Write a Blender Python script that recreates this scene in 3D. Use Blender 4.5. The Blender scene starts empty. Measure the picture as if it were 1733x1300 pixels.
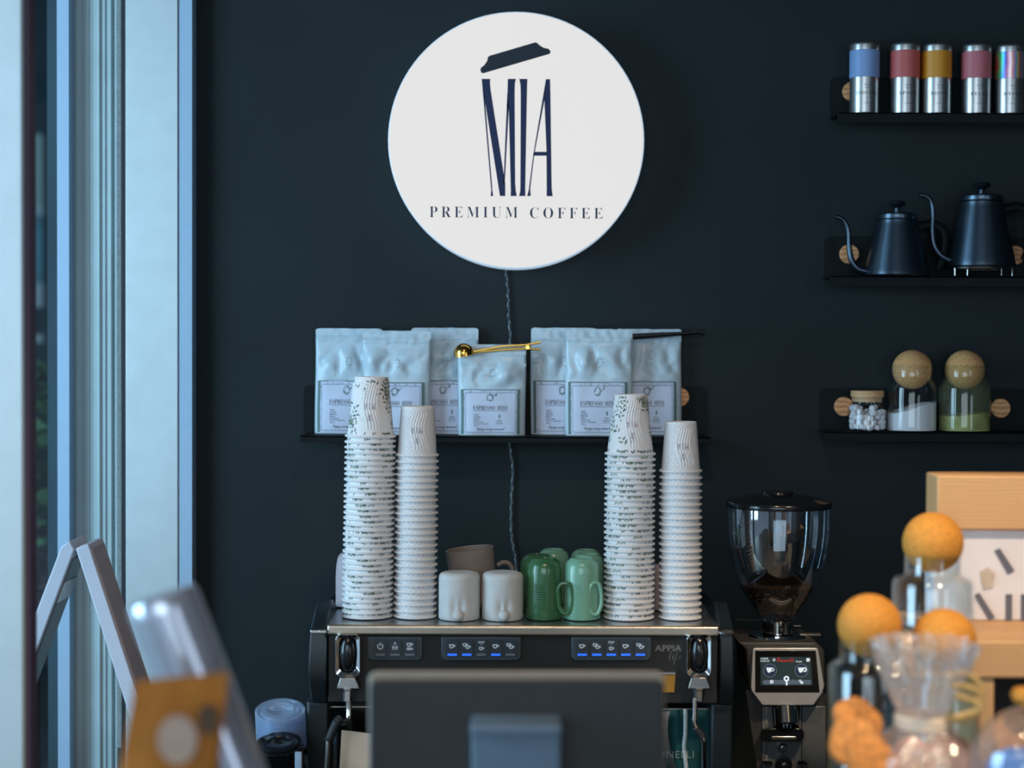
import bpy, bmesh, math, random
from mathutils import Vector, Matrix, noise
random.seed(11)
PI = math.pi
SC = bpy.context.scene
COL = SC.collection

# ------------------------------------------------------------------ camera
W, H, F = 1733.0, 1300.0, 2913.0
CAM = Vector((0, 0, 1.75))
PITCH, ROLL = math.radians(1.3), math.radians(0.25)
FWD = Vector((0, math.cos(PITCH), -math.sin(PITCH)))
UP0 = Vector((0, math.sin(PITCH), math.cos(PITCH)))
X0 = Vector((1, 0, 0))
RGT = X0 * math.cos(ROLL) + UP0 * math.sin(ROLL)
UPV = UP0 * math.cos(ROLL) - X0 * math.sin(ROLL)
cam = bpy.data.cameras.new('camera')
cam.sensor_width = 36
cam.lens = F / W * 36
cam.clip_start = 0.05
cam.dof.use_dof = True
cam.dof.focus_distance = 3.25
cam.dof.aperture_fstop = 2.25
camo = bpy.data.objects.new('camera', cam)
COL.objects.link(camo)
m = Matrix((RGT, UPV, -FWD)).transposed().to_4x4()
m.translation = CAM
camo.matrix_world = m
SC.camera = camo

# ------------------------------------------------------------------ world, lights, exposure
SC.view_settings.view_transform = 'Standard'
SC.view_settings.look = 'None'
SC.view_settings.exposure = 0.0
SC.view_settings.gamma = 1.0
SC.cycles.use_denoising = True
SC.cycles.max_bounces = 10
SC.cycles.transparent_max_bounces = 24
SC.cycles.sample_clamp_indirect = 4.0
wd = bpy.data.worlds.new('daylight')
SC.world = wd
wd.use_nodes = True
nt = wd.node_tree
bg = nt.nodes['Background']
geo = nt.nodes.new('ShaderNodeNewGeometry')
sep = nt.nodes.new('ShaderNodeSeparateXYZ')
ramp = nt.nodes.new('ShaderNodeValToRGB')
nt.links.new(geo.outputs['Normal'], sep.inputs[0])
mr = nt.nodes.new('ShaderNodeMapRange')
mr.inputs[1].default_value = -1; mr.inputs[2].default_value = 1
nt.links.new(sep.outputs['Z'], mr.inputs[0])
nt.links.new(mr.outputs[0], ramp.inputs[0])
ramp.color_ramp.elements[0].position = 0.40
ramp.color_ramp.elements[0].color = (0.05, 0.06, 0.07, 1)
ramp.color_ramp.elements[1].position = 0.62
ramp.color_ramp.elements[1].color = (0.50, 0.72, 1.0, 1)
nt.links.new(ramp.outputs[0], bg.inputs[0])
bg.inputs[1].default_value = 0.7


def area(name, loc, target, sx, sy, power, color):
    l = bpy.data.lights.new(name, 'AREA')
    l.shape = 'RECTANGLE'; l.size = sx; l.size_y = sy
    l.energy = power; l.color = color
    o = bpy.data.objects.new(name, l); COL.objects.link(o)
    o.location = loc
    o.rotation_euler = (Vector(target) - Vector(loc)).to_track_quat('-Z', 'Y').to_euler()
    return o


def spot(name, loc, target, power, color, angle=70, rad=0.05):
    l = bpy.data.lights.new(name, 'SPOT')
    l.energy = power; l.color = color; l.spot_size = math.radians(angle); l.spot_blend = 0.6
    l.shadow_soft_size = rad
    o = bpy.data.objects.new(name, l); COL.objects.link(o)
    o.location = loc
    o.rotation_euler = (Vector(target) - Vector(loc)).to_track_quat('-Z', 'Y').to_euler()
    return o


area('window_daylight', (-3.0, 1.6, 2.0), (0.2, 3.4, 1.5), 1.6, 2.2, 112, (0.46, 0.77, 1.0))
area('shopfront_daylight', (-0.7, -2.6, 2.3), (0, 3.4, 1.5), 3.0, 1.9, 62, (0.72, 0.89, 1.0))
area('shopfront_side_daylight', (2.5, -1.6, 1.7), (-0.6, 3.4, 1.5), 0.9, 2.2, 16, (0.72, 0.86, 1.0))
spot('ceiling_downlight', (0.95, 1.5, 2.95), (0.80, 2.40, 1.3), 120, (1.0, 0.78, 0.54), 44)
spot('ceiling_downlight', (0.10, 1.6, 2.95), (0.10, 2.75, 1.25), 34, (1.0, 0.70, 0.42), 60)
spot('ceiling_downlight', (-0.6, 1.0, 2.95), (-0.5, 1.7, 1.2), 16, (1.0, 0.72, 0.45), 70)


# ------------------------------------------------------------------ pixel helpers
def P(px, py, Y):
    d = FWD + RGT * ((px - 866.5) / F) - UPV * ((py - 650) / F)
    return CAM + d * (Y / d.y)


def S(Y):
    return Y / F


# ------------------------------------------------------------------ materials
MATS = {}


def mat(name, col, rough=0.5, metal=0.0, spec=0.5, emit=None, estr=0.0, noise_amt=0.0, nscale=40.0, bump=0.0,
        bscale=120.0, coat=0.0, sss=0.0, aniso=0.0):
    m = bpy.data.materials.new(name); m.use_nodes = True
    t = m.node_tree; b = t.nodes['Principled BSDF']
    b.inputs['Base Color'].default_value = (*col, 1)
    b.inputs['Roughness'].default_value = rough
    b.inputs['Metallic'].default_value = metal
    b.inputs['Specular IOR Level'].default_value = spec
    b.inputs['Coat Weight'].default_value = coat
    b.inputs['Anisotropic'].default_value = aniso
    if sss:
        b.inputs['Subsurface Weight'].default_value = sss
        b.inputs['Subsurface Radius'].default_value = (0.01, 0.008, 0.006)
    if emit:
        b.inputs['Emission Color'].default_value = (*emit, 1)
        b.inputs['Emission Strength'].default_value = estr
    tc = t.nodes.new('ShaderNodeTexCoord')
    if noise_amt:
        n = t.nodes.new('ShaderNodeTexNoise'); n.inputs['Scale'].default_value = nscale
        n.inputs['Detail'].default_value = 4
        t.links.new(tc.outputs['Object'], n.inputs['Vector'])
        r = t.nodes.new('ShaderNodeValToRGB')
        lo = [max(0, c * (1 - noise_amt)) for c in col]; hi = [min(1, c * (1 + noise_amt)) for c in col]
        r.color_ramp.elements[0].color = (*lo, 1); r.color_ramp.elements[1].color = (*hi, 1)
        r.color_ramp.elements[0].position = 0.3; r.color_ramp.elements[1].position = 0.7
        t.links.new(n.outputs['Fac'], r.inputs[0]); t.links.new(r.outputs[0], b.inputs['Base Color'])
    if bump:
        n2 = t.nodes.new('ShaderNodeTexNoise'); n2.inputs['Scale'].default_value = bscale
        n2.inputs['Detail'].default_value = 3
        t.links.new(tc.outputs['Object'], n2.inputs['Vector'])
        bp = t.nodes.new('ShaderNodeBump'); bp.inputs['Strength'].default_value = bump
        bp.inputs['Distance'].default_value = 0.002
        t.links.new(n2.outputs['Fac'], bp.inputs['Height']); t.links.new(bp.outputs[0], b.inputs['Normal'])
    MATS[name] = m
    return m


def glassmat(name, tint, rough=0.02, refl=0.12, gcol=(1, 1, 1), ior=1.45, bump=0.0, bscale=30, haze=None, haze_fac=0.0):
    """thin clear wall: tinted transparency plus a fresnel reflection"""
    m = bpy.data.materials.new(name); m.use_nodes = True
    t = m.node_tree; t.nodes.clear()
    out = t.nodes.new('ShaderNodeOutputMaterial')
    tr = t.nodes.new('ShaderNodeBsdfTransparent'); tr.inputs[0].default_value = (*tint, 1)
    gl = t.nodes.new('ShaderNodeBsdfGlossy'); gl.inputs['Roughness'].default_value = rough
    gl.inputs[0].default_value = (*gcol, 1)
    fr = t.nodes.new('ShaderNodeLayerWeight'); fr.inputs[0].default_value = 0.35
    mr = t.nodes.new('ShaderNodeMapRange'); mr.inputs[3].default_value = refl; mr.inputs[4].default_value = 0.85
    pw = t.nodes.new('ShaderNodeMath'); pw.operation = 'POWER'; pw.inputs[1].default_value = 2.2
    t.links.new(fr.outputs['Facing'], pw.inputs[0]); t.links.new(pw.outputs[0], mr.inputs[0])
    mx = t.nodes.new('ShaderNodeMixShader')
    t.links.new(mr.outputs[0], mx.inputs[0])
    base = tr
    if haze:
        df = t.nodes.new('ShaderNodeBsdfDiffuse'); df.inputs[0].default_value = (*haze, 1)
        hm = t.nodes.new('ShaderNodeMixShader'); hm.inputs[0].default_value = haze_fac
        t.links.new(tr.outputs[0], hm.inputs[1]); t.links.new(df.outputs[0], hm.inputs[2])
        base = hm
    t.links.new(base.outputs[0], mx.inputs[1]); t.links.new(gl.outputs[0], mx.inputs[2])
    if bump:
        tc = t.nodes.new('ShaderNodeTexCoord')
        n2 = t.nodes.new('ShaderNodeTexNoise'); n2.inputs['Scale'].default_value = bscale
        t.links.new(tc.outputs['Object'], n2.inputs['Vector'])
        bp = t.nodes.new('ShaderNodeBump'); bp.inputs['Strength'].default_value = bump
        bp.inputs['Distance'].default_value = 0.01
        t.links.new(n2.outputs['Fac'], bp.inputs['Height']); t.links.new(bp.outputs[0], gl.inputs['Normal'])
    t.links.new(mx.outputs[0], out.inputs[0])
    MATS[name] = m
    return m


def woodmat(name, c1, c2, scale=60, dist=3.0, rough=0.55, axis=(1, 1, 8), rings=False):
    m = bpy.data.materials.new(name); m.use_nodes = True
    t = m.node_tree; b = t.nodes['Principled BSDF']; b.inputs['Roughness'].default_value = rough
    tc = t.nodes.new('ShaderNodeTexCoord'); mp = t.nodes.new('ShaderNodeMapping')
    mp.inputs['Scale'].default_value = axis
    t.links.new(tc.outputs['Object'], mp.inputs[0])
    w = t.nodes.new('ShaderNodeTexWave'); w.inputs['Scale'].default_value = scale
    w.inputs['Distortion'].default_value = dist; w.inputs['Detail'].default_value = 2
    if rings:
        w.wave_type = 'RINGS'
    else:
        w.bands_direction = 'Z'
    t.links.new(mp.outputs[0], w.inputs[0])
    r = t.nodes.new('ShaderNodeValToRGB')
    r.color_ramp.elements[0].color = (*c1, 1); r.color_ramp.elements[1].color = (*c2, 1)
    t.links.new(w.outputs['Color'], r.inputs[0]); t.links.new(r.outputs[0], b.inputs['Base Color'])
    MATS[name] = m
    return m


mat('wall_paint', (0.0105, 0.0175, 0.0205), 0.62, spec=0.25, noise_amt=0.12, nscale=3, bump=0.15, bscale=200)
mat('ceiling_paint', (0.04, 0.045, 0.05), 0.9, noise_amt=0.1)
mat('floor_concrete', (0.09, 0.09, 0.09), 0.6, noise_amt=0.25, nscale=5)
mat('aluminium', (0.60, 0.66, 0.68), 0.45, 0.35, noise_amt=0.04, nscale=20, aniso=0.4)
mat('aluminium_sky_tint', (0.40, 0.56, 0.74), 0.4, 0.15, noise_amt=0.02)  # blue daylight on the profile strips put into the colour
mat('aluminium_dull', (0.46, 0.56, 0.58), 0.55, 0.25, noise_amt=0.06, nscale=8)
mat('brush_pile', (0.42, 0.47, 0.48), 0.9, noise_amt=0.3, nscale=400)
mat('gasket_rubber', (0.012, 0.014, 0.02), 0.6)
mat('gasket_plum', (0.09, 0.045, 0.09), 0.6)
mat('black_metal', (0.0065, 0.0095, 0.0110), 0.6, 0.0, spec=0.15, noise_amt=0.1)
mat('black_plastic', (0.013, 0.014, 0.017), 0.38, spec=0.5, noise_amt=0.1)
mat('black_gloss', (0.008, 0.009, 0.012), 0.16, spec=0.6, noise_amt=0.05)
mat('rubber_grip', (0.014, 0.018, 0.022), 0.55, noise_amt=0.1)
mat('kettle_black', (0.075, 0.105, 0.14), 0.28, 0.92, spec=0.6, noise_amt=0.05)
mat('machine_black', (0.014, 0.013, 0.013), 0.45, spec=0.4, noise_amt=0.12, nscale=300)
mat('machine_side', (0.010, 0.015, 0.019), 0.36, spec=0.4, noise_amt=0.06)
mat('steel', (0.62, 0.60, 0.57), 0.26, 1.0, noise_amt=0.04, nscale=30)
mat('rail_steel', (0.60, 0.52, 0.43), 0.34, 1.0, noise_amt=0.05, nscale=60)
mat('steel_dark', (0.26, 0.25, 0.24), 0.25, 1.0, noise_amt=0.05)
mat('chrome', (0.80, 0.80, 0.80), 0.07, 1.0, noise_amt=0.02)
mat('tray_steel', (0.34, 0.38, 0.42), 0.32, 0.9, noise_amt=0.05)
mat('mirror_reflection_teal', (0.05, 0.20, 0.21), 0.10, 0.7, noise_amt=0.1)  # teal of a reflection put into the panel's base colour
mat('backsplash_steel', (0.34, 0.30, 0.26), 0.14, 1.0, noise_amt=0.05)
mat('keypad', (0.040, 0.058, 0.074), 0.45, noise_amt=0.05)
mat('key_cap', (0.030, 0.040, 0.055), 0.35, noise_amt=0.05)
mat('key_bar', (0.16, 0.17, 0.19), 0.4, noise_amt=0.05)
mat('key_icon', (0.55, 0.62, 0.68), 0.5, emit=(0.6, 0.7, 0.8), estr=0.22)
mat('blue_led', (0.02, 0.1, 0.4), 0.4, emit=(0.02, 0.14, 0.95), estr=1.0)
mat('added_reflection_plate', (0.30, 0.235, 0.18), 0.3, 1.0, noise_amt=0.05)  # tan of a reflection put into the metal colour
mat('badge_light', (0.30, 0.33, 0.33), 0.4, 0.3)
mat('badge_grey', (0.16, 0.15, 0.14), 0.4, 0.3)
mat('sign_face', (0.02, 0.02, 0.02), 0.5, emit=(1.0, 0.985, 0.975), estr=0.76)
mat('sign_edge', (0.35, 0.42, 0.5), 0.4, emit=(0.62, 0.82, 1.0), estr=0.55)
mat('sign_ink', (0.010, 0.016, 0.030), 0.6)
mat('sign_ink_blue', (0.010, 0.018, 0.075), 0.6)
mat('cable_dark', (0.03, 0.035, 0.04), 0.45, noise_amt=0.9, nscale=140)
mat('cable_highlight', (0.10, 0.12, 0.14), 0.4, noise_amt=0.9, nscale=90)  # lighter strand: highlights on the dark cable put into the colour
mat('bag_white', (0.52, 0.64, 0.72), 0.28, spec=0.4, noise_amt=0.03, nscale=20)
mat('label_paper', (0.60, 0.67, 0.84), 0.55, noise_amt=0.02)
mat('label_green', (0.10, 0.17, 0.17), 0.6, noise_amt=0.1)
mat('label_ink', (0.045, 0.060, 0.085), 0.6)
mat('label_wreath', (0.15, 0.22, 0.24), 0.6)
mat('gold', (0.86, 0.46, 0.10), 0.16, 1.0, noise_amt=0.03)
mat('clip_black', (0.012, 0.013, 0.014), 0.3, 0.5)
mat('cup_paper', (0.80, 0.79, 0.80), 0.6, spec=0.3, noise_amt=0.015, nscale=60)
mat('leaf_print', (0.075, 0.115, 0.105), 0.6, noise_amt=0.4, nscale=200)
mat('leaf_print_olive', (0.22, 0.26, 0.16), 0.6, noise_amt=0.3, nscale=200)
mat('scale_print', (0.50, 0.50, 0.55), 0.6)
mat('emblem_print', (0.22, 0.16, 0.25), 0.6)
mat('stoneware_cream', (0.62, 0.63, 0.63), 0.55, noise_amt=0.04, nscale=50, bump=0.05)
mat('stoneware_taupe', (0.27, 0.215, 0.19), 0.65, noise_amt=0.08, nscale=60, bump=0.08)
mat('stoneware_mauve', (0.50, 0.42, 0.45), 0.6, noise_amt=0.04, nscale=50)
mat('glaze_dark_green', (0.052, 0.16, 0.070), 0.22, coat=0.4, noise_amt=0.18, nscale=25)
mat('glaze_light_green', (0.22, 0.47, 0.34), 0.24, coat=0.4, noise_amt=0.10, nscale=25)
mat('tin_steel', (0.58, 0.58, 0.58), 0.30, 0.95, noise_amt=0.03)
for nm, c in (('blue', (0.23, 0.37, 0.66)), ('red', (0.58, 0.115, 0.11)), ('orange', (0.70, 0.28, 0.02)), ('rose', (0.56, 0.15, 0.18))):
    mat('tin_band_' + nm, c, 0.45, noise_amt=0.03)
mat('tin_ink', (0.05, 0.05, 0.06), 0.6)
woodmat('wood_disc', (0.86, 0.42, 0.19), (0.56, 0.23, 0.09), 30, 5.0, axis=(1, 1, 1), rings=False)
woodmat('wood_lid', (0.76, 0.46, 0.24), (0.66, 0.38, 0.18), 30, 4, axis=(1, 1, 1))
woodmat('wood_board', (0.66, 0.38, 0.17), (0.58, 0.32, 0.14), 14, 5, axis=(0.5, 0.5, 4))
mat('sugar', (0.86, 0.84, 0.86), 0.9, bump=0.3, bscale=900)
mat('green_powder', (0.44, 0.44, 0.17), 0.95, noise_amt=0.25, nscale=40, bump=0.3, bscale=700)
mat('marshmallow', (0.88, 0.84, 0.86), 0.8, sss=0.2)
mat('bean', (0.085, 0.040, 0.022), 0.35, noise_amt=0.4, nscale=90)
mat('board_white', (0.62, 0.64, 0.74), 0.4, noise_amt=0.02)
mat('board_grey', (0.46, 0.43, 0.48), 0.5, noise_amt=0.05)
mat('board_panel', (0.02, 0.026, 0.026), 0.3, spec=0.4)
mat('grinder_shell', (0.58, 0.56, 0.56), 0.34, 0.45, noise_amt=0.03)
mat('grinder_column', (0.19, 0.20, 0.21), 0.42, 0.5, noise_amt=0.05)
mat('grinder_dark', (0.045, 0.042, 0.042), 0.5, 0.2, noise_amt=0.05)
mat('screen_off', (0.006, 0.006, 0.007), 0.12)
mat('screen_teal', (0.01, 0.02, 0.02), 0.2, emit=(0.030, 0.050, 0.052), estr=0.55)
mat('screen_disc', (0.01, 0.015, 0.02), 0.2, emit=(0.02, 0.03, 0.06), estr=0.8)
mat('screen_ring', (0.01, 0.015, 0.02), 0.2, emit=(0.10, 0.13, 0.17), estr=0.8)
mat('screen_white', (0.1, 0.1, 0.1), 0.3, emit=(0.85, 0.95, 1.0), estr=0.85)
mat('screen_red', (0.05, 0.0, 0.0), 0.3, emit=(0.75, 0.04, 0.03), estr=0.6)
mat('monitor_grey', (0.030, 0.033, 0.034), 0.5, spec=0.35, noise_amt=0.05)
mat('monitor_edge_lit', (0.34, 0.29, 0.24), 0.4, 0.0, noise_amt=0.05)  # warm lamplight on the top edge put into the colour
mat('monitor_bracket', (0.12, 0.18, 0.25), 0.45, noise_amt=0.05)
mat('kraft', (0.46, 0.155, 0.012), 0.75, noise_amt=0.12, nscale=30, bump=0.1)
mat('sticker_pale', (0.52, 0.36, 0.28), 0.6, noise_amt=0.08, nscale=40)
mat('sticker_dark', (0.09, 0.045, 0.02), 0.6, noise_amt=0.1)
mat('cork_ball', (0.94, 0.40, 0.16), 0.8, noise_amt=0.45, nscale=420, bump=0.2, bscale=500)
mat('cork_warm', (0.66, 0.27, 0.035), 0.75, noise_amt=0.25, nscale=300, bump=0.1, bscale=500)
mat('biscuit', (0.62, 0.25, 0.06), 0.75, noise_amt=0.35, nscale=120, bump=0.5, bscale=200)
mat('biscuit_pink', (0.50, 0.22, 0.16), 0.75, noise_amt=0.3, nscale=120, bump=0.5, bscale=200)
mat('raffia', (0.52, 0.35, 0.13), 0.7, noise_amt=0.25, nscale=80)
mat('ribbon', (0.82, 0.66, 0.50), 0.45, noise_amt=0.05)
mat('blue_wrap', (0.11, 0.30, 0.75), 0.3, noise_amt=0.2, nscale=30)
mat('poster_white', (0.74, 0.70, 0.71), 0.6, noise_amt=0.04, nscale=12)
mat('poster_ink', (0.12, 0.12, 0.15), 0.6)
mat('poster_tan', (0.55, 0.45, 0.35), 0.6, noise_amt=0.2)
mat('gap_darkness', (0.008, 0.008, 0.009), 0.7, noise_amt=0.2)  # black for the darkness of the gap under the riser
mat('foil', (0.66, 0.69, 0.80), 0.20, 0.55, noise_amt=0.05, nscale=20, bump=0.12, bscale=22)
mat('countertop', (0.16, 0.14, 0.12), 0.45, noise_amt=0.2, nscale=12)
mat('cabinet_dark', (0.03, 0.032, 0.035), 0.6, noise_amt=0.1)
mat('facade_dark', (0.03, 0.06, 0.075), 0.8, noise_amt=0.3, nscale=2)
mat('facade_pale', (0.66, 0.76, 0.72), 0.7, noise_amt=0.1, nscale=4)
mat('facade_glass', (0.16, 0.44, 0.52), 0.15, spec=0.8, noise_amt=0.4, nscale=3)
mat('hedge_leaf', (0.09, 0.17, 0.07), 0.8, noise_amt=0.8, nscale=14)
mat('hedge_red', (0.10, 0.055, 0.06), 0.8, noise_amt=0.8, nscale=20)
mat('paving', (0.20, 0.21, 0.22), 0.9, noise_amt=0.15, nscale=3)
mat('bench_white', (0.8, 0.82, 0.82), 0.5, noise_amt=0.05)
glassmat('jar_glass', (0.93, 0.97, 0.99), 0.02, 0.05)
glassmat('jar_dusty', (0.93, 0.95, 0.86), 0.05, 0.05, haze=(0.42, 0.46, 0.28), haze_fac=0.13)
glassmat('jar_smoke', (0.55, 0.60, 0.62), 0.03, 0.07)
glassmat('hopper_plastic', (0.68, 0.73, 0.78), 0.03, 0.22)
glassmat('lid_plastic', (0.75, 0.86, 0.96), 0.06, 0.14, haze=(0.62, 0.78, 1.0), haze_fac=0.30)
glassmat('cellophane', (0.93, 0.92, 0.93), 0.10, 0.12, bump=0.8, bscale=60, haze=(0.84, 0.76, 0.73), haze_fac=0.22)
glassmat('cloche_glass', (0.92, 0.94, 0.97), 0.03, 0.10, haze=(0.6, 0.7, 0.9), haze_fac=0.10)
glassmat('window_glass', (0.80, 0.92, 0.95), 0.01, 0.04)


def rainbow():  # rainbow reflections of the foil painted as fixed colour stripes
    m = bpy.data.materials.new('hologram_foil'); m.use_nodes = True
    t = m.node_tree; b = t.nodes['Principled BSDF']
    b.inputs['Metallic'].default_value = 0.6; b.inputs['Roughness'].default_value = 0.3
    tc = t.nodes.new('ShaderNodeTexCoord'); sp = t.nodes.new('ShaderNodeSeparateXYZ')
    t.links.new(tc.outputs['Object'], sp.inputs[0])
    n = t.nodes.new('ShaderNodeTexNoise'); n.inputs['Scale'].default_value = 25
    t.links.new(tc.outputs['Object'], n.inputs[0])
    ad = t.nodes.new('ShaderNodeMath'); ad.operation = 'MULTIPLY_ADD'
    ad.inputs[1].default_value = 16.0; t.links.new(sp.outputs['X'], ad.inputs[0])
    sc = t.nodes.new('ShaderNodeMath'); sc.operation = 'MULTIPLY'; sc.inputs[1].default_value = 0.25
    t.links.new(n.outputs['Fac'], sc.inputs[0])
    a2 = t.nodes.new('ShaderNodeMath'); a2.operation = 'ADD'; a2.inputs[1].default_value = 0.36
    t.links.new(sc.outputs[0], a2.inputs[0])
    t.links.new(a2.outputs[0], ad.inputs[2])
    r = t.nodes.new('ShaderNodeValToRGB'); e = r.color_ramp.elements
    e[0].position = 0.0; e[0].color = (0.8, 0.1, 0.1, 1); e[1].position = 1.0; e[1].color = (0.35, 0.36, 0.38, 1)
    for p, c in ((.10, (0.1, 0.65, 0.2)), (.20, (0.1, 0.2, 0.8)), (.27, (0.9, 0.35, 0.6)), (.36, (1, .8, .8)), (.45, (0.9, 0.3, 0.3)), (.52, (0.2, 0.4, 0.85)), (.60, (0.95, .85, .15)), (.66, (.85, .2, .25)), (.76, (.4, .4, .45))):
        q = e.new(p); q.color = (*c, 1)
    t.links.new(ad.outputs[0], r.inputs[0]); t.links.new(r.outputs[0], b.inputs['Base Color'])
    MATS['hologram_foil'] = m


rainbow()


# ------------------------------------------------------------------ text outlines
def mserif(s):
    return ''.join(chr(0x1D400 + ord(c) - 65) if 'A' <= c <= 'Z' else chr(0x1D41A + ord(c) - 97) if 'a' <= c <= 'z' else c for c in s)


def mscript(s):
    return ''.join(chr(0x1D4D0 + ord(c) - 65) if 'A' <= c <= 'Z' else chr(0x1D4EA + ord(c) - 97) if 'a' <= c <= 'z' else c for c in s)


_TX = {}


def text_geo(s, spacing=1.0, offset=0.0, res=3):
    k = (s, spacing, offset)
    if k in _TX:
        return _TX[k]
    c = bpy.data.curves.new('lettering', 'FONT'); c.body = s; c.size = 1; c.space_character = spacing
    c.offset = offset; c.resolution_u = res
    o = bpy.data.objects.new('lettering', c); COL.objects.link(o)
    dg = bpy.context.evaluated_depsgraph_get()
    me = bpy.data.meshes.new_from_object(o.evaluated_get(dg))
    vs = [(v.co.x, v.co.y) for v in me.vertices]; fs = [tuple(p.vertices) for p in me.polygons]
    bpy.data.objects.remove(o); bpy.data.curves.remove(c); bpy.data.meshes.remove(me)
    x0 = min(v[0] for v in vs); x1 = max(v[0] for v in vs); y0 = min(v[1] for v in vs); y1 = max(v[1] for v in vs)
    vs = [((x - x0) / (x1 - x0), (y - y0) / (y1 - y0)) for x, y in vs]
    _TX[k] = (vs, fs, (x1 - x0) / (y1 - y0))
    return _TX[k]


# ------------------------------------------------------------------ mesh builder
class MB:
    def __init__(s):
        s.v = []; s.f = []; s.fm = []; s.mats = []

    def mi(s, m):
        if m not in s.mats:
            s.mats.append(m)
        return s.mats.index(m)

    def add(s, vs, fs, m, M=None):
        o = len(s.v); k = s.mi(m)
        for v in vs:
            v = Vector(v)
            s.v.append(M @ v if M else v)
        for f in fs:
            s.f.append([o + i for i in f]); s.fm.append(k)
        return s

    def box(s, x0, x1, y0, y1, z0, z1, m, M=None):
        vs = [(x0, y0, z0), (x1, y0, z0), (x1, y1, z0), (x0, y1, z0), (x0, y0, z1), (x1, y0, z1), (x1, y1, z1), (x0, y1, z1)]
        fs = [(0, 3, 2, 1), (4, 5, 6, 7), (0, 1, 5, 4), (1, 2, 6, 5), (2, 3, 7, 6), (3, 0, 4, 7)]
        return s.add(vs, fs, m, M)

    def hexa(s, pts, m):
        """eight corners: four of the near face, four of the far one, both in the same order"""
        fs = [(0, 1, 2, 3), (7, 6, 5, 4), (0, 4, 5, 1), (1, 5, 6, 2), (2, 6, 7, 3), (3, 7, 4, 0)]
        return s.add(pts, fs, m)

    def lathe(s, prof, m, n=32, M=None, c=(0, 0, 0), fn=None):
        vs = []; fs = []; rows = []
        for r, z in prof:
            if r < 1e-6:
                rows.append([len(vs)]); vs.append((c[0], c[1], c[2] + z))
            else:
                row = []
                for i in range(n):
                    a = 2 * PI * i / n
                    rr = fn(r, z, a) if fn else r
                    row.append(len(vs)); vs.append((c[0] + rr * math.cos(a), c[1] + rr * math.sin(a), c[2] + z))
                rows.append(row)
        for a, b in zip(rows, rows[1:]):
            if len(a) == 1 and len(b) == 1:
                continue
            for i in range(n):
                j = (i + 1) % n
                if len(a) == 1:
                    fs.append((a[0], b[j], b[i]))
                elif len(b) == 1:
                    fs.append((a[i], a[j], b[0]))
                else:
                    fs.append((a[i], a[j], b[j], b[i]))
        return s.add(vs, fs, m, M)

    def tube(s, pts, r, m, n=10, M=None, closed=False, flat=1.0):
        pts = [Vector(p) for p in pts]
        if not isinstance(r, (list, tuple)):
            r = [r] * len(pts)
        vs = []; fs = []; L = len(pts)
        up = Vector((0.123, 0.456, 0.88)).normalized()
        pn = None
        for i, p in enumerate(pts):
            a = pts[(i - 1) % L] if (closed or i > 0) else p
            b = pts[(i + 1) % L] if (closed or i < L - 1) else p
            t = (b - a).normalized()
            if pn is None:
                pn = t.cross(up).normalized()
            else:
                pn = (pn - t * pn.dot(t)).normalized()
            bn = t.cross(pn)
            for k in range(n):
                q = 2 * PI * k / n
                vs.append(p + (pn * math.cos(q) + bn * math.sin(q) * flat) * r[i])
        for i in range(L if closed else L - 1):
            for k in range(n):
                a = i * n + k; b = i * n + (k + 1) % n; j = (i + 1) % L
                fs.append((a, b, j * n + (k + 1) % n, j * n + k))
        if not closed:
            fs.append(tuple(range(n - 1, -1, -1))); fs.append(tuple((L - 1) * n + k for k in range(n)))
        return s.add(vs, fs, m, M)

    def prism(s, poly, m, fn, d0, d1):
        """polygon in 2D, fn(u, v, depth) -> point"""
        n = len(poly)
        vs = [fn(u, v, d0) for u, v in poly] + [fn(u, v, d1) for u, v in poly]
        fs = [tuple(range(n)), tuple(range(2 * n - 1, n - 1, -1))] + [(i, (i + 1) % n, n + (i + 1) % n, n + i) for i in range(n)]
        return s.add(vs, fs, m)

    def text(s, t, m, fn, x0, x1, y0, y1, spacing=1.0, offset=0.0):
        """flat lettering fitted in a box of (u, v), fn(u, v) -> point"""
        vs, fs, _ = text_geo(t, spacing, offset)
        return s.add([fn(x0 + (x1 - x0) * u, y0 + (y1 - y0) * v) for u, v in vs], fs, m)

    def sphere(s, c, r, m, nu=20, nv=12, sc=(1, 1, 1), M=None):
        prof = [(r * math.sin(PI * i / nv), -r * math.cos(PI * i / nv)) for i in range(nv + 1)]
        prof[0] = (0, -r); prof[-1] = (0, r)
        mm = Matrix.Translation(c) @ Matrix.Diagonal((*sc, 1))
        return s.lathe(prof, m, nu, (M @ mm) if M else mm)

    def mesh(s, name, sharp=35, recalc=True, off=(0, 0, 0)):
        me = bpy.data.meshes.new(name)
        o = Vector(off)
        me.from_pydata([v - o for v in s.v], [], s.f)
        for k in s.mats:
            me.materials.append(MATS[k])
        me.polygons.foreach_set('material_index', s.fm)
        me.polygons.foreach_set('use_smooth', [True] * len(s.f))
        if recalc:
            bm = bmesh.new(); bm.from_mesh(me)
            bmesh.ops.recalc_face_normals(bm, faces=bm.faces)
            bm.to_mesh(me); bm.free()
        me.set_sharp_from_angle(angle=math.radians(sharp))
        me.update()
        return me

    def build(s, name, parent=None, bevel=0, seg=2, sharp=35, recalc=True, loc=None):
        """world-space vertices; the object sits at its parent's place (or at loc)"""
        o0 = Vector(loc) if loc is not None else Vector((0, 0, 0))
        if parent is not None:
            base = Vector(parent['_base'])
            me = s.mesh(name, sharp, recalc, base)
            ob = bpy.data.objects.new(name, me); ob.parent = parent
            ob['_base'] = tuple(base)
            if parent.parent is not None or parent.type == 'MESH':
                pass
        else:
            me = s.mesh(name, sharp, recalc, o0)
            ob = bpy.data.objects.new(name, me); ob.location = o0
            ob['_base'] = tuple(o0)
        COL.objects.link(ob)
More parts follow.
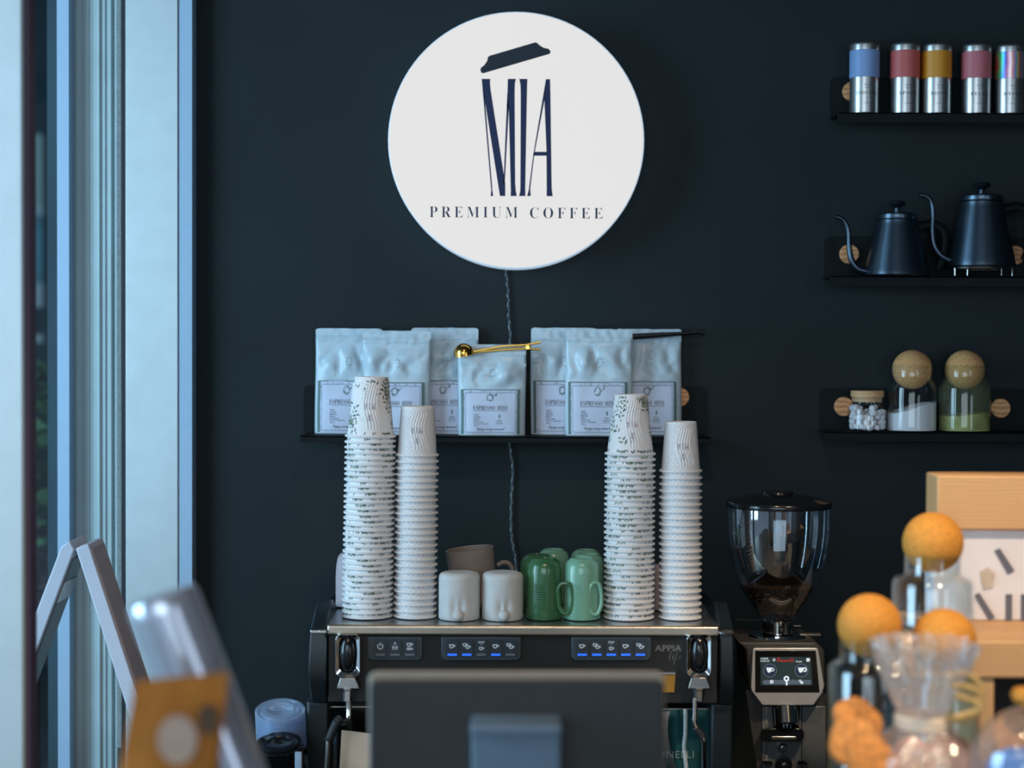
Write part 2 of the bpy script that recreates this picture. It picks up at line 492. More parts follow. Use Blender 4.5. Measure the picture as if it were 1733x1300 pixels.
        if bevel:
            b = ob.modifiers.new('edge', 'BEVEL'); b.width = bevel; b.segments = seg; b.limit_method = 'ANGLE'
            b.angle_limit = math.radians(40)
        return ob


def tag(o, label, cat, group=None, kind=None):
    o['label'] = label; o['category'] = cat
    if group: o['group'] = group
    if kind: o['kind'] = kind
    return o


def thing(name, label, cat, loc, group=None):
    o = bpy.data.objects.new(name, None); o.empty_display_size = 0.05
    COL.objects.link(o); o.location = loc; o['_base'] = tuple(loc)
    return tag(o, label, cat, group)


def struct(o):
    o['kind'] = 'structure'
    return o


def sroot(name):
    o = bpy.data.objects.new(name, None); COL.objects.link(o); o['_base'] = (0, 0, 0); o['kind'] = 'structure'
    return o


def smooth_path(pts, n=6):
    """Catmull-Rom through points"""
    pts = [Vector(p) for p in pts]; out = []
    for i in range(len(pts) - 1):
        p0 = pts[max(i - 1, 0)]; p1 = pts[i]; p2 = pts[i + 1]; p3 = pts[min(i + 2, len(pts) - 1)]
        for k in range(n):
            t = k / n
            out.append(0.5 * ((2 * p1) + (p2 - p0) * t + (2 * p0 - 5 * p1 + 4 * p2 - p3) * t * t + (3 * p1 - p0 - 3 * p2 + p3) * t ** 3))
    out.append(pts[-1])
    return out


def rrect(x0, x1, y0, y1, r, n=5):
    out = []
    for cx, cy, a0 in ((x1 - r, y1 - r, 0), (x0 + r, y1 - r, 90), (x0 + r, y0 + r, 180), (x1 - r, y0 + r, 270)):
        for k in range(n + 1):
            a = math.radians(a0 + 90 * k / n)
            out.append((cx + r * math.cos(a), cy + r * math.sin(a)))
    return out


def PX(Yd):
    """polygon in photo pixels at depth Yd, thickness towards +depth"""
    return lambda u, v, d: P(u, v, Yd + d)


ORD = ['first', 'second', 'third', 'fourth', 'fifth', 'sixth', 'seventh', 'eighth', 'ninth', 'tenth', 'eleventh', 'twelfth',
       'thirteenth', 'fourteenth', 'fifteenth', 'sixteenth', 'seventeenth', 'eighteenth', 'nineteenth', 'twentieth'] + \
      ['twenty-' + w for w in ('first', 'second', 'third', 'fourth', 'fifth', 'sixth', 'seventh', 'eighth', 'ninth')] + ['thirtieth'] + \
      ['thirty-' + w for w in ('first', 'second', 'third', 'fourth', 'fifth', 'sixth')]

# ================================================================== THE ROOM
YW = 3.62
xl = P(326, 650, YW).x
struct(MB().box(xl, 3.0, YW, YW + 0.15, 0, 3.2, 'wall_paint').build('wall_back'))
struct(MB().box(3.0, 3.15, -3.2, YW + 0.15, 0, 3.2, 'wall_paint').build('wall_right'))
struct(MB().box(-4.2, 3.15, -3.2, YW + 0.15, -0.1, 0, 'floor_concrete').build('floor'))
struct(MB().box(-4.2, 3.15, -3.2, YW + 0.15, 3.2, 3.3, 'ceiling_paint').build('ceiling'))

# glazed front beside the wall: aluminium profiles in the plane of the wall
win = sroot('window_1')
Yf = 3.575
ZB, ZT = 0.0, 3.2


def vbar(mb, pa, pb, Ya, Yb, m):
    """upright bar whose front spans photo columns pa..pb at depth Ya and whose back lies at Yb"""
    xa = P(pa, 650, Ya).x; xb = P(pb, 650, Ya).x
    mb.box(xa, xb, Ya, Yb, ZB, ZT, m)


b = MB(); vbar(b, 212.5, 301, Yf, YW + 0.15, 'aluminium'); struct(b.build('frame_profile', win, bevel=0.0015))
b = MB(); xa = P(301.8, 650, Yf).x; b.box(xa, P(325, 650, Yf).x, Yf + 0.003, YW + 0.15, ZB, ZT, 'aluminium_sky_tint'); b.build('profile_edge', win, bevel=.001)
b = MB(); xr = P(212, 650, Yf).x; b.box(xr - 0.010, xr, Yf + 0.012, Yf + 0.022, ZB, ZT, 'gasket_rubber'); b.build('gasket', win)
b = MB()  # ribbed channel between two profiles
x0 = P(92, 650, Yf + 0.05).x; x1 = P(213, 650, Yf + 0.05).x
b.box(x0, x1, Yf + 0.05, Yf + 0.08, ZB, ZT, 'aluminium_dull')
for px, w, d in ((160, 34, .008), (168, 4, .014), (177, 4, .012), (186, 6, .016), (150, 2, .002), (140, 2, .002), (128, 2, .002)):
    xx = P(px, 650, Yf + 0.05).x; b.box(xx, xx + w * S(3.5), Yf + 0.05 - d, Yf + 0.05, ZB, ZT, 'aluminium_dull')
b.build('channel', win, bevel=0.001)
b = MB(); xx = P(195, 650, Yf + 0.03).x  # brush pile draught strip
b.box(xx, xx + 0.004, Yf + 0.028, Yf + 0.049, ZB, ZT, 'aluminium_dull')
zz = 0.9
while zz < 2.6:
    b.box(xx + 0.003, xx + 0.0135, Yf + 0.026, Yf + 0.040, zz, zz + 0.0022, 'brush_pile'); zz += 0.0036
b.build('brush_strip', win)
b = MB(); xb_ = P(95, 650, Yf).x; b.box(xb_, P(115, 650, Yf).x, Yf + .01, Yf + 0.12, ZB, ZT, 'aluminium_sky_tint'); b.build('leaf_profile', win)
b = MB(); xg = P(-60, 650, Yf + .05).x; b.box(xg, xb_, Yf + 0.05, Yf + 0.056, ZB, ZT, 'window_glass'); b.build('pane', win)
b = MB(); b.box(xb_ - 0.026, xb_, Yf + 0.03, Yf + 0.075, ZB, ZT, 'facade_dark'); b.build('glazing_bead', win)

door = sroot('door_1')
Yd = 2.5
b = MB(); xa = P(-160, 650, Yd).x; xb = P(40, 650, Yd).x; b.box(xa, xb, Yd, Yd + 0.05, ZB, ZT, 'aluminium'); b.build('door_stile', door, bevel=0.004)
b = MB(); b.box(xb - .004, xb + 7 * S(Yd), Yd + .012, Yd + 0.045, ZB, ZT, 'gasket_plum'); b.build('gasket', door)

# outside the glass
struct(MB().box(-9, 3, YW + 0.16, 14, -0.1, 0, 'paving').build('ground'))
bl = thing('building', 'dark teal building with pale window bands across the street outside the glass', 'building', (-3.2, 9.2, 0))
MB().box(-7.5, 1.5, 9.0, 11, 0, 8, 'facade_dark').build('wall', bl)
for (ya, yb, mt_) in ((228, 345, 'facade_pale'), (345, 365, 'bench_white'), (365, 480, 'facade_glass'), (480, 520, 'bench_white'), (566, 580, 'bench_white')):
    za = P(70, yb, 8.95).z; zb2 = P(70, ya, 8.95).z
    MB().box(-7.0, P(73, 300, 8.95).x, 8.92, 9.0, za, zb2, mt_).build('window_band', bl)


def blob(mb, c, r, mt_, seed, n=220, ls=0.06):
    rng = random.Random(seed)
    for k in range(n):
        d = Vector((rng.gauss(0, 1), rng.gauss(0, 1), rng.gauss(0, 1))).normalized() * (rng.random() ** 0.4)
        p = Vector(c) + Vector((d.x * r[0], d.y * r[1], d.z * r[2]))
        e = Matrix.Rotation(rng.random() * 6.3, 4, 'Z') @ Matrix.Rotation(rng.random() * 3, 4, 'X')
        mb.add([(-ls, 0, 0), (0, -ls * .5, .01), (ls, 0, 0), (0, ls * .5, .01)], [(0, 1, 2, 3)], mt_, Matrix.Translation(p) @ e)


sh = thing('shrub', 'green leafy shrub outside behind the glass strip', 'shrub', (P(70, 800, 5.5).x - .15, 5.5, 0))
b = MB(); blob(b, P(60, 800, 5.5), (.45, .35, .38), 'hedge_leaf', 3, 600); b.build('foliage', sh, recalc=False)
b = MB(); b.tube([(P(50, 800, 5.5).x, 5.5, 0), P(50, 820, 5.5)], .03, 'hedge_red'); b.build('stem', sh)
sh = thing('shrub', 'low reddish shrub outside at the foot of the glass strip', 'shrub', (P(70, 1000, 4.8).x - .12, 4.8, 0))
b = MB(); blob(b, P(60, 1010, 4.8), (.35, .3, .22), 'hedge_red', 5, 500, .04); b.build('foliage', sh, recalc=False)
b = MB(); b.tube([(P(50, 1000, 4.8).x, 4.8, 0), P(50, 1020, 4.8)], .02, 'hedge_red'); b.build('stem', sh)

# ================================================================== COUNTERS
ZC = 0.80
tag(MB().box(-1.05, 1.6, 2.80, 3.46, ZC - 0.04, ZC, 'countertop').build('worktop', bevel=.003), 'dark worktop along the back wall under the coffee machine', 'worktop')
tag(MB().box(-1.0, 1.58, 2.84, 3.44, 0.0, ZC - 0.04, 'cabinet_dark').build('cabinet'), 'dark base cabinet under the back worktop', 'cabinet')
ZF = 1.03
tag(MB().box(-0.9, 1.7, 1.30, 2.78, ZF - 0.04, ZF, 'countertop').build('serving_counter', bevel=.003), 'serving counter in front holding the monitor and glass jars', 'counter')
tag(MB().box(-0.88, 1.68, 1.45, 2.60, 0.0, ZF - 0.04, 'cabinet_dark').build('counter_cabinet'), 'dark cabinet carrying the serving counter', 'cabinet')

# ================================================================== ROUND SIGN
Ys = 3.535
sc_ = P(873.5, 237.5, Ys); rs = 216.3 * S(Ys)
sign = thing('wall_sign', 'round illuminated white sign with dark cup logo on the dark wall', 'sign', sc_)
RX = Matrix.Translation(sc_) @ Matrix.Rotation(PI / 2, 4, 'X')   # local z points at the camera
b = MB(); b.lathe([(0, -.075), (rs - .004, -.075), (rs, -.071), (rs, -.002), (rs - .0012, -.0004), (rs - .0022, 0)], 'sign_edge', 96, RX); b.build('rim', sign)
b = MB(); b.lathe([(rs - .0022, 0), (rs - .05, .0003), (0, .0003)], 'sign_face', 96, RX); b.build('lit_face', sign)
b = MB(); b.lathe([(0, -.085), (rs * .7, -.085), (rs * .7, -.075), (0, -.075)], 'black_metal', 48, RX); b.build('wall_mount', sign)
cvx = lambda q: [(780 + u / 4.406, 50 + v / 4.406) for u, v in q]
lid = [(145, 300), (150, 285), (175, 265), (195, 235), (202, 205), (215, 195), (545, 98), (556, 96), (566, 98), (588, 118), (618, 136), (652, 143), (668, 160), (668, 173), (660, 182), (172, 325), (158, 325), (149, 317)]
letters = [
    [(155, 368), (220, 368), (217, 395), (222, 450), (331, 1150), (331, 1242), (291, 1242), (174, 500)],
    [(155, 368), (178, 500), (236, 1205), (241, 1242), (221, 1242), (226, 1200)],
    [(346, 470), (358, 585), (327, 1150), (317, 1150)],
    [(350, 368), (411, 368), (403, 400), (401, 480), (405, 1150), (410, 1205), (417, 1242), (371, 1242), (372, 1200), (357, 585), (344, 585)],
    [(435, 368), (496, 368), (494, 420), (490, 640), (480, 1180), (481, 1242), (434, 1242), (443, 1200), (444, 1100), (446, 480), (444, 410)],
    [(634, 370), (665, 370), (668, 480), (676, 1100), (678, 1190), (685, 1243), (639, 1243), (640, 1190), (638, 900), (622, 520)],
    [(634, 370), (632, 420), (624, 520), (548, 930), (517, 1190), (521, 1242), (494, 1242), (505, 1200), (540, 930), (607, 530)],
    [(545, 912), (640, 912), (640, 941), (541, 941)]]
b = MB(); b.prism(cvx(lid), 'sign_ink', PX(Ys - .0016), 0, .001); b.build('cup_lid_logo', sign, sharp=20)
b = MB()
for q in letters:
    b.prism(cvx(q), 'sign_ink_blue', PX(Ys - .0016), 0, .001)
b.build('brand_lettering', sign, sharp=20)
for w_, u0, u1, v0 in (('PREMIUM', 727, 876, 368), ('COFFEE', 897, 1020, 368.3)):
    b = MB(); b.text(mserif(w_), 'sign_ink_blue', lambda u, v: P(u, v + (u - 727) * .007, Ys - .0016), u0, u1, v0, v0 - 18.5, 1.45, -0.011)
    b.build('tagline_word', sign, recalc=False)

# power cable hanging from the sign
cp = smooth_path([P(x, y, YW - .006) for x, y in ((853, 440), (857, 465), (860, 500), (861, 535), (864, 580), (864, 660), (863, 750), (868, 790), (866, 840), (865, 880), (867, 915), (873, 950), (874, 1000))], 14)
b = MB()
for ph, mt_ in ((0, 'cable_dark'), (PI, 'cable_highlight')):
    pts = [p + Vector((math.cos(i * .9 + ph), -abs(.3 * math.sin(i * .9 + ph)), 0)) * .0017 for i, p in enumerate(cp)]
    b.tube(pts, .0018, mt_, 6)
tag(b.build('power_cable'), 'thin twisted dark cable hanging down the wall below the round sign', 'cable')


# ================================================================== WALL SHELVES
def shelf(label, pl, pr, py_top, ptop, plate_l, depth, discs, lip=17):
    Yfr = YW - depth
    a = P(pl, py_top, Yfr); e = P(pr, py_top, Yfr)
    zt = (a.z + e.z) / 2
    root = thing('wall_shelf', label, 'shelf', ((a.x + e.x) / 2, YW - .006, zt), 'black metal wall shelves')
    bx_ = P(plate_l, py_top, YW - .006).x
    h = P(plate_l, ptop, YW - .006).z - zt
    b = MB(); b.prism(rrect(bx_, max(e.x, bx_ + .1), zt - .004, zt + h, .012), 'black_metal', lambda u, v, d: Vector((u, YW - .006 + d, v)), 0, .005); b.build('back_plate', root)
    b = MB(); b.box(a.x, e.x, Yfr, YW - .004, zt - .004, zt, 'black_metal'); b.box(a.x, e.x, Yfr, Yfr + .004, zt - lip * S(Yfr), zt, 'black_metal')
    b.build('ledge', root, bevel=.0012)
    for px, py in discs:
        c = P(px, py, YW - .008)
        MD = Matrix.Translation(c) @ Matrix.Rotation(PI / 2, 4, 'X')
        r = 16.3 * S(YW)
        MB().lathe([(0, -.004), (r, -.004), (r, .004), (r - .0015, .006), (0, .006)], 'wood_disc', 28, MD).build('wood_knob', root, loc=c)
    return zt


Z_BAG = shelf('long black wall shelf under the round sign carrying the coffee bags', 507, 1203, 739, 652, 514, .115, [(1150, 672), (560, 672)], 11)
Z_TIN = shelf('topmost black wall shelf at the right carrying the tea tins', 1418, 1990, 191, 130, 1406, .095, [(1442, 155), (1900, 155)], 18)
Z_KET = shelf('middle black wall shelf at the right carrying two black kettles', 1405, 1990, 468, 400, 1396, .095, [(1437, 430), (1717, 432)], 18)
Z_JAR = shelf('lowest black wall shelf at the right carrying cork topped jars', 1397, 1990, 732, 657, 1388, .095, [(1428, 688), (1693, 691)], 17)


# ================================================================== COFFEE BAGS
def coffee_bag(cx, y_back, w, h, zb, seed, label, tilt=0.0, top_fold=False):
    rng = random.Random(seed)
    so = Vector((seed * 3.1, seed * 1.7, 0))
    depth0 = .017
    root = thing('coffee_bag', label, 'coffee bag', (cx, y_back, zb), 'coffee bags on the shelf under the sign')

    def th(u, v):
        t = depth0 * (1 - max(0, (v - .28)) / .72) ** .8 if v < 1 else 0
        t = max(t, .0012)
        edge = 1 - abs(u) ** 5
        s = t * (.25 + .75 * edge)
        if v > .5 and v < .86:   # creases above the label
            k = math.sin(PI * (v - .5) / .36)
            n = noise.noise(Vector((u * 2.2, v * 5.5, 0)) + so); n2 = noise.noise(Vector((u * 4.5 + v * 3, v * 7, 3)) + so)
            n3 = noise.noise(Vector((u * 1.3 + v * 2, v * 3.2 - u, 5)) + so); s += k * edge * (.022 * (abs(n3) ** .8 - .2) + .006 * (abs(n) - .16) + .005 * (.2 - abs(n2)))
        elif v <= .5:
            s += .0030 * edge * noise.noise(Vector((u * 1.6, v * 4, 7)) + so)
        if v > .86:
            if .875 < v < .895 or .905 < v < .92:
                s += .0022
            s += .0034 * edge * noise.noise(Vector((u * 9, v * 14, 1)) + so) + .001 * noise.noise(Vector((u * 22, 0, 9)) + so) * (1 if v > .93 else .4)
        return max(s, .0006)

    def front(u, v, off=0.0):
        x = u * w / 2 * (1.0 + .012 * math.sin(v * 5 + seed))
        z = v * h
        return Vector((cx + x + tilt * z, y_back - th(u, v) - .5 * depth0 * 0 - off, zb + z))

    NU, NV = 26, 56
    vs = []; fs = []
    for side in (0, 1):
        for j in range(NV + 1):
            for i in range(NU + 1):
                u = -1 + 2 * i / NU; v = j / NV
                vv = v
                if v > .97:
                    c = abs(u)
                    if c > .93:
                        vv = v - (.013 * ((c - .93) / .07) ** 2) * ((v - .97) / .03)
                    vv += .006 * noise.noise(Vector((u * 2.5, 0, seed)))*((v - .97) / .03)
                p = front(u, min(vv, .9999) if vv <= 1 else .9999)
                p.z = zb + vv * h
                if side:
                    p.y = y_back + (.25 * th(u, min(vv, .9999)))
                vs.append(p)
    n1 = (NU + 1) * (NV + 1)
    for j in range(NV):
        for i in range(NU):
            a = j * (NU + 1) + i; q = (a, a + 1, a + NU + 2, a + NU + 1)
            fs.append(q); fs.append(tuple(n1 + k for k in reversed(q)))
    per = [i for i in range(NU + 1)] + [j * (NU + 1) + NU for j in range(1, NV + 1)] + [NV * (NU + 1) + i for i in range(NU - 1, -1, -1)] + [j * (NU + 1) for j in range(NV - 1, 0, -1)]
    for a, c in zip(per, per[1:] + per[:1]):
        fs.append((c, a, n1 + a, n1 + c))
    MB().add(vs, fs, 'bag_white').build('pouch', root, sharp=80)
    # degassing valve: a ring of pin holes
    b = MB()
    for k in range(8):
        a = 2 * PI * k / 8
        u0 = .02 + .085 * math.cos(a); v0 = .685 + .042 * math.sin(a)
        q = [front(u0 + .012 * math.cos(t), v0 + .006 * math.sin(t), .0006) for t in [2 * PI * i / 6 for i in range(6)]]
        b.add(q, [tuple(range(6))], 'label_ink')
    b.build('degassing_valve', root, recalc=False)
    # label
    b = MB()

    def quadgrid(u0, u1, v0, v1, mt_, off, nu, nv):
        q = [front(u0 + (u1 - u0) * i / nu, v0 + (v1 - v0) * j / nv, off) for j in range(nv + 1) for i in range(nu + 1)]
        b.add(q, [(j * (nu + 1) + i, j * (nu + 1) + i + 1, (j + 1) * (nu + 1) + i + 1, (j + 1) * (nu + 1) + i) for j in range(nv) for i in range(nu)], mt_)
    lu0, lu1, lv0, lv1 = -.92, .84, .012, .505
    quadgrid(lu0, lu1, lv0, lv1, 'label_paper', .0006, 24, 24)
    o1 = .0010
    quadgrid(lu0, lu0 + .085, lv0, lv1, 'label_green', o1, 1, 20); quadgrid(lu1 - .085, lu1, lv0, lv1, 'label_green', o1, 1, 20)
    quadgrid(lu0, lu1, lv1 - .010, lv1, 'label_green', o1, 24, 1)
    iu0, iu1, iv0, iv1 = lu0 + .13, lu1 - .13, .03, lv1 - .035
    for q in ((iu0, iu0 + .008, iv0, iv1), (iu1 - .008, iu1, iv0, iv1)): quadgrid(*q, 'label_ink', o1, 1, 16)
    for q in ((iu0, iu1, iv1 - .004, iv1), (iu0, iu1, iv0, iv0 + .004)): quadgrid(*q, 'label_ink', o1, 16, 1)
    for k in range(34):   # sprigs between the two borders
        if k < 24:
            u0 = (lu0 + .09) if k % 2 else (lu1 - .09); v0 = rng.uniform(.03, .48)
        else:
            u0 = rng.uniform(-.7, .7); v0 = lv1 - .024
        a = rng.uniform(0, 6)
        q = [front(u0 + .03 * math.cos(a) * t0 - .012 * math.sin(a) * t1, v0 + .016 * math.sin(a) * t0 + .007 * math.cos(a) * t1, o1) for t0, t1 in ((-1, 0), (0, -.6), (1, 0), (0, .6))]
        b.add(q, [(0, 1, 2, 3)], 'label_wreath')
    fr = lambda u, v: front(u, v, o1 + .0002)
    b.text(mserif('ESPRESSO'), 'label_ink', fr, -.56, .09, .282, .326, 1.05, -.011)
    b.text(mserif('MITO'), 'label_ink', fr, .16, .46, .282, .326, 1.05, -.011)
    quadgrid(-.56, .46, .270, .274, 'label_ink', o1, 12, 1)
    for k, (t, wd_) in enumerate((('Gold', .13), ('Arabica', .2), ('Mexico', .2), ('Blend', .15), ('Kavurulmus', .28), ('Kahve cekirdegi', .44), ('250 gr', .16))):
        v1 = .234 - k * .0205
        b.text(t, 'label_ink', fr, -.54, -.54 + wd_, v1 - .012, v1, 1.0, .018)
    b.text(mserif('MIA'), 'label_wreath', fr, .15, .31, .155, .172, 1.1); b.text(mserif('MITO'), 'label_wreath', fr, .12, .33, .13, .147, 1.1)
    quadgrid(.12, .33, .118, .121, 'label_wreath', o1, 4, 1)
    q = [fr(.20, .221), fr(.255, .221), fr(.245, .19), fr(.212, .19)]; b.add(q, [(0, 1, 2, 3)], 'label_wreath')
    q = [fr(.20, .226), fr(.24, .234), fr(.26, .228), fr(.258, .224)]; b.add(q, [(0, 1, 2, 3)], 'label_wreath')
    b.text(mscript('Enjoy every moment'), 'label_ink', fr, -.45, .38, .044, .088, 1.0, .0)
    for k in range(46):   # round wreath with a sprig at its right
        a = rng.uniform(0, 2 * PI); rr = rng.uniform(.7, 1.0)
        if k < 34: u0 = -.05 + .10 * rr * math.cos(a); v0 = .415 + .040 * rr * math.sin(a); l = 1.15
        else: u0 = rng.uniform(.02, .17); v0 = .415 + (u0 - .02) * .25 + rng.uniform(-.01, .015); a = .6 + rng.uniform(-.6, .6); l = 1
        a2 = a + 1.57 + rng.uniform(-.5, .5) if k < 34 else a
        q = [front(u0 + l * (.03 * math.cos(a2) * t0 - .012 * math.sin(a2) * t1), v0 + l * (.016 * math.sin(a2) * t0 + .007 * math.cos(a2) * t1), o1) for t0, t1 in ((-1, 0), (0, -.7), (1, 0), (0, .7))]
        b.add(q, [(0, 1, 2, 3)], 'label_wreath')
    b.build('label', root, recalc=False, sharp=80)
    return root


BAGS = [  # left, right, top, back row?, seed, label
    (533, 646, 556, 1, 1, 'pale blue coffee bag at the far end of the shelf, leftmost of the row'),
    (613, 728, 560, 0, 2, 'pale blue coffee bag overlapping the leftmost bag, behind the leafy cup stack'),
    (696, 808, 555, 1, 3, 'pale blue coffee bag set back, left behind the bag with the gold scoop'),
    (775, 889, 583, 0, 4, 'shorter coffee bag with folded top clipped by a gold scoop'),
    (898, 1010, 555, 1, 5, 'pale blue coffee bag set back just right of the gold scoop clip'),
    (957, 1070, 557, 0, 6, 'pale blue coffee bag in front between two set back bags, full label shown'),
    (1041, 1153, 557, 1, 7, 'pale blue coffee bag closed with a black clip, rightmost of the row')]
for x0, x1, yt, back, sd, lb in BAGS:
    yb_ = YW - .020 if back else YW - .062
    p0 = P(x0, 738, yb_ - .01); p1 = P(x1, 738, yb_ - .01); pt = P((x0 + x1) / 2, yt, yb_)
    coffee_bag((p0.x + p1.x) / 2, yb_, p1.x - p0.x, pt.z - Z_BAG - .0005, Z_BAG + .0005, sd, lb)

# gold scoop clip on the fourth bag
Yc = YW - .070
gs = thing('coffee_scoop', 'shiny gold coffee scoop clip on the short bag in the middle', 'scoop', P(785, 600, Yc))
b = MB(); c = P(785, 598, Yc - .012); r = 17 * S(3.55)
prof = [(r * math.sin(PI / 2 * i / 8), r * math.cos(PI / 2 * i / 8)) for i in range(9)] + [(r * 1.02, -.002), (r * .97, -.002), (r * .93, 0)] + [(r * .93 * math.sin(PI / 2 * i / 8), r * .93 * math.cos(PI / 2 * i / 8)) for i in range(8, -1, -1)]
prof[0] = (0, r); prof[-1] = (0, r * .93)
b.lathe(prof, 'gold', 28, Matrix.Translation(c) @ Matrix.Rotation(math.radians(-10), 4, 'Y') @ Matrix.Rotation(math.radians(14), 4, 'X'))
b.sphere(c - Vector((0, 0, .001)), r * .93, 'gold', 20, 10, (1, 1, .35))
b.build('scoop_bowl', gs)
b = MB()
b.tube([P(797, 597, Yc), P(850, 592, Yc), P(888, 590, Yc), P(915, 592, Yc)], .0034, 'gold', 8, flat=.7); b.build('lower_arm', gs)
b = MB(); b.tube([P(797, 596, Yc - .006), P(850, 586, Yc - .006), P(890, 584, Yc - .006), P(915, 579, Yc - .006)], .0034, 'gold', 8, flat=.7); b.build('upper_arm', gs)
b = MB(); b.tube([P(893, 588, Yc - .012), P(893, 588, Yc + .006)], .0042, 'gold', 12); b.build('hinge_pin', gs)
bc = thing('bag_clip', 'black clip lying across the top of the rightmost coffee bag', 'bag clip', P(1130, 567, YW - .046))
Yk = YW - .040
b = MB(); b.tube([P(1071, 570, Yk), P(1120, 567, Yk), P(1168, 564, Yk)], [.0078, .0066, .0044], 'clip_black', 10, flat=.8); b.build('clip_arm', bc)
b = MB(); b.tube(smooth_path([P(1166, 564, Yk), P(1176, 563, Yk), P(1186, 563, Yk), P(1191, 565, Yk)], 4), [.0045] * 4 + [.0052] * 4 + [.0085] * 4 + [.006], 'clip_black', 12, flat=.7); b.build('clip_spoon', bc)

# ================================================================== TEA TINS
TINS = [(1436, 1489, 73, 'blue', 'INDULGE', 'tea tin with a blue band, leftmost on the top shelf'),
        (1505, 1557, 74, 'red', 'SPICE', 'tea tin with a red band, second from the shelf end'),
        (1560, 1609, 75, 'orange', 'BOOST', 'tea tin with an orange band on the top shelf'),
        (1626, 1677, 76, 'rose', 'RELAX', 'tea tin with a rose band beside the holographic tin'),
        (1684, 1732, 77, 'holo', 'MYSTIC', 'tea tin with a shiny holographic band, rightmost on the top shelf')]
Yt = YW - .052
for x0, x1, yt, colr, nm, lb in TINS:
    cx = P((x0 + x1) / 2, 190, Yt).x; r = .0300
    top = P((x0 + x1) / 2, yt, Yt).z; hh = top - Z_TIN - .0005
    z0 = Z_TIN + .0005
    root = thing('tea_tin', lb, 'tea tin', (cx, Yt, z0), 'tea tins on the top shelf')
    b = MB(); b.lathe([(0, 0), (r - .002, 0), (r, .002), (r, hh * .51), (0, hh * .51)], 'tin_steel', 40, c=(cx, Yt, z0))

    def cyl(u, v, r=r, cx=cx, z0=z0):
        a = u / r - PI / 2
        return Vector((cx + (r + .0002) * math.cos(a), Yt + (r + .0002) * math.sin(a), z0 + v))
    wt = .030 * len(nm) / 7 + .016
    b.text(mserif(nm), 'tin_ink', cyl, -wt / 2, wt / 2, hh * .26, hh * .305, 1.15)
    b.text('N°10', 'tin_ink', cyl, -.006, .006, hh * .375, hh * .41)
    for k, (v0, hw) in enumerate(((.35, .005), (.235, .017), (.215, .012), (.195, .012), (.15, .012), (.135, .007))):
        b.add([cyl(-hw, hh * v0), cyl(0, hh * v0), cyl(hw, hh * v0), cyl(hw, hh * v0 + .0008), cyl(0, hh * v0 + .0008), cyl(-hw, hh * v0 + .0008)], [(0, 1, 4, 5), (1, 2, 3, 4)], 'tin_ink')
    b.build('tin_body', root, recalc=False)
    b = MB(); b.lathe([(r + .0004, hh * .505), (r + .0008, hh * .508), (r + .0008, hh * .513), (r + .0008, hh * .877), (r + .0008, hh * .88), (r + .0003, hh * .885)], 'hologram_foil' if colr == 'holo' else 'tin_band_' + colr, 40, c=(cx, Yt, z0)); b.build('colour_band', root)
    b = MB(); b.lathe([(r - .0005, hh * .88), (r + .0012, hh * .885), (r + .0012, hh * .888), (r + .0012, hh * .955), (r + .0010, hh * .968), (r, hh * .982), (r - .002, hh * .994), (r - .004, hh), (r - .006, hh * .99), (0, hh * .99)], 'tin_steel', 40, c=(cx, Yt, z0)); b.build('lid', root)


# ================================================================== KETTLES
def kettle(label, cxp, base_px, rb_px, rt_px, ytop, ybase, zb, spout, Yk):
    s = S(Yk)
    c = P(cxp, ybase, Yk); zz = zb if zb else c.z
    rb = rb_px * s; rt = rt_px * s; h = P(cxp, ytop, Yk).z - zz
    root = thing('gooseneck_kettle', label, 'kettle', (c.x, Yk, zz), 'black gooseneck kettles')
    b = MB(); b.lathe([(0, 0), (rb - .003, 0), (rb, .003), (rb * .985, h * .1), (rt * 1.02, h * .9), (rt, h * .985), (rt - .004, h), (0, h)], 'kettle_black', 48, c=(c.x, Yk, zz)); b.build('body', root)
    b = MB(); b.lathe([(rt * .97, h), (rt * .99, h + .002), (rt * .97, h + .010), (rt * .85, h + .013), (0, h + .015)], 'kettle_black', 40, c=(c.x, Yk, zz)); b.build('lid', root)
    b = MB(); kr = rt * .44; b.lathe([(0, h + .012), (kr * .32, h + .014), (kr * .28, h + .024), (kr * .9, h + .031), (kr, h + .035), (kr * .8, h + .038), (0, h + .038)], 'kettle_black', 28, c=(c.x, Yk, zz)); b.build('knob', root)
    pts = smooth_path([P(x, y, Yk - .004) for x, y in spout], 6)
    n = len(pts)
    b = MB(); b.tube(pts, [.0085 - .0038 * min(1, i / (n * .5)) for i in range(n)], 'kettle_black', 12); b.build('spout', root)
    hx = c.x + rt; b = MB()
    b.tube(smooth_path([(hx - .004, Yk, zz + h * .88), (hx + .035, Yk, zz + h * .93), (hx + .058, Yk, zz + h * .75), (hx + .055, Yk, zz + h * .35), (hx + .045, Yk, zz + h * .12)], 6), .0065, 'black_metal', 10, flat=1.4); b.build('handle', root)
    return root


kettle('low black gooseneck kettle standing directly on the middle shelf', 1517, 0, 55, 34, 372, 468, Z_KET + .0005,
       [(1466, 459), (1452, 455), (1441, 440), (1437, 415), (1436, 392), (1430, 376), (1422, 369), (1415, 367)], YW - .062)
tr_h = P(1660, 453, YW - .06).z - Z_KET
kettle('taller black gooseneck kettle raised on a small wire stand', 1660, 0, 57, 36, 341, 453, Z_KET + tr_h,
       [(1606, 440), (1592, 432), (1581, 415), (1578, 390), (1579, 360), (1576, 342), (1567, 332), (1555, 330)], YW - .062)
tv = thing('wire_trivet', 'small black wire stand under the taller kettle', 'trivet', (P(1660, 453, YW - .06).x, YW - .06, Z_KET + .0005))
b = MB(); cx = P(1660, 453, YW - .06).x; rr = .062
b.tube([(cx + rr * math.cos(2 * PI * i / 28), YW - .06 + .05 * math.sin(2 * PI * i / 28), Z_KET + tr_h - .0022) for i in range(28)], .0016, 'steel', 8, closed=True)
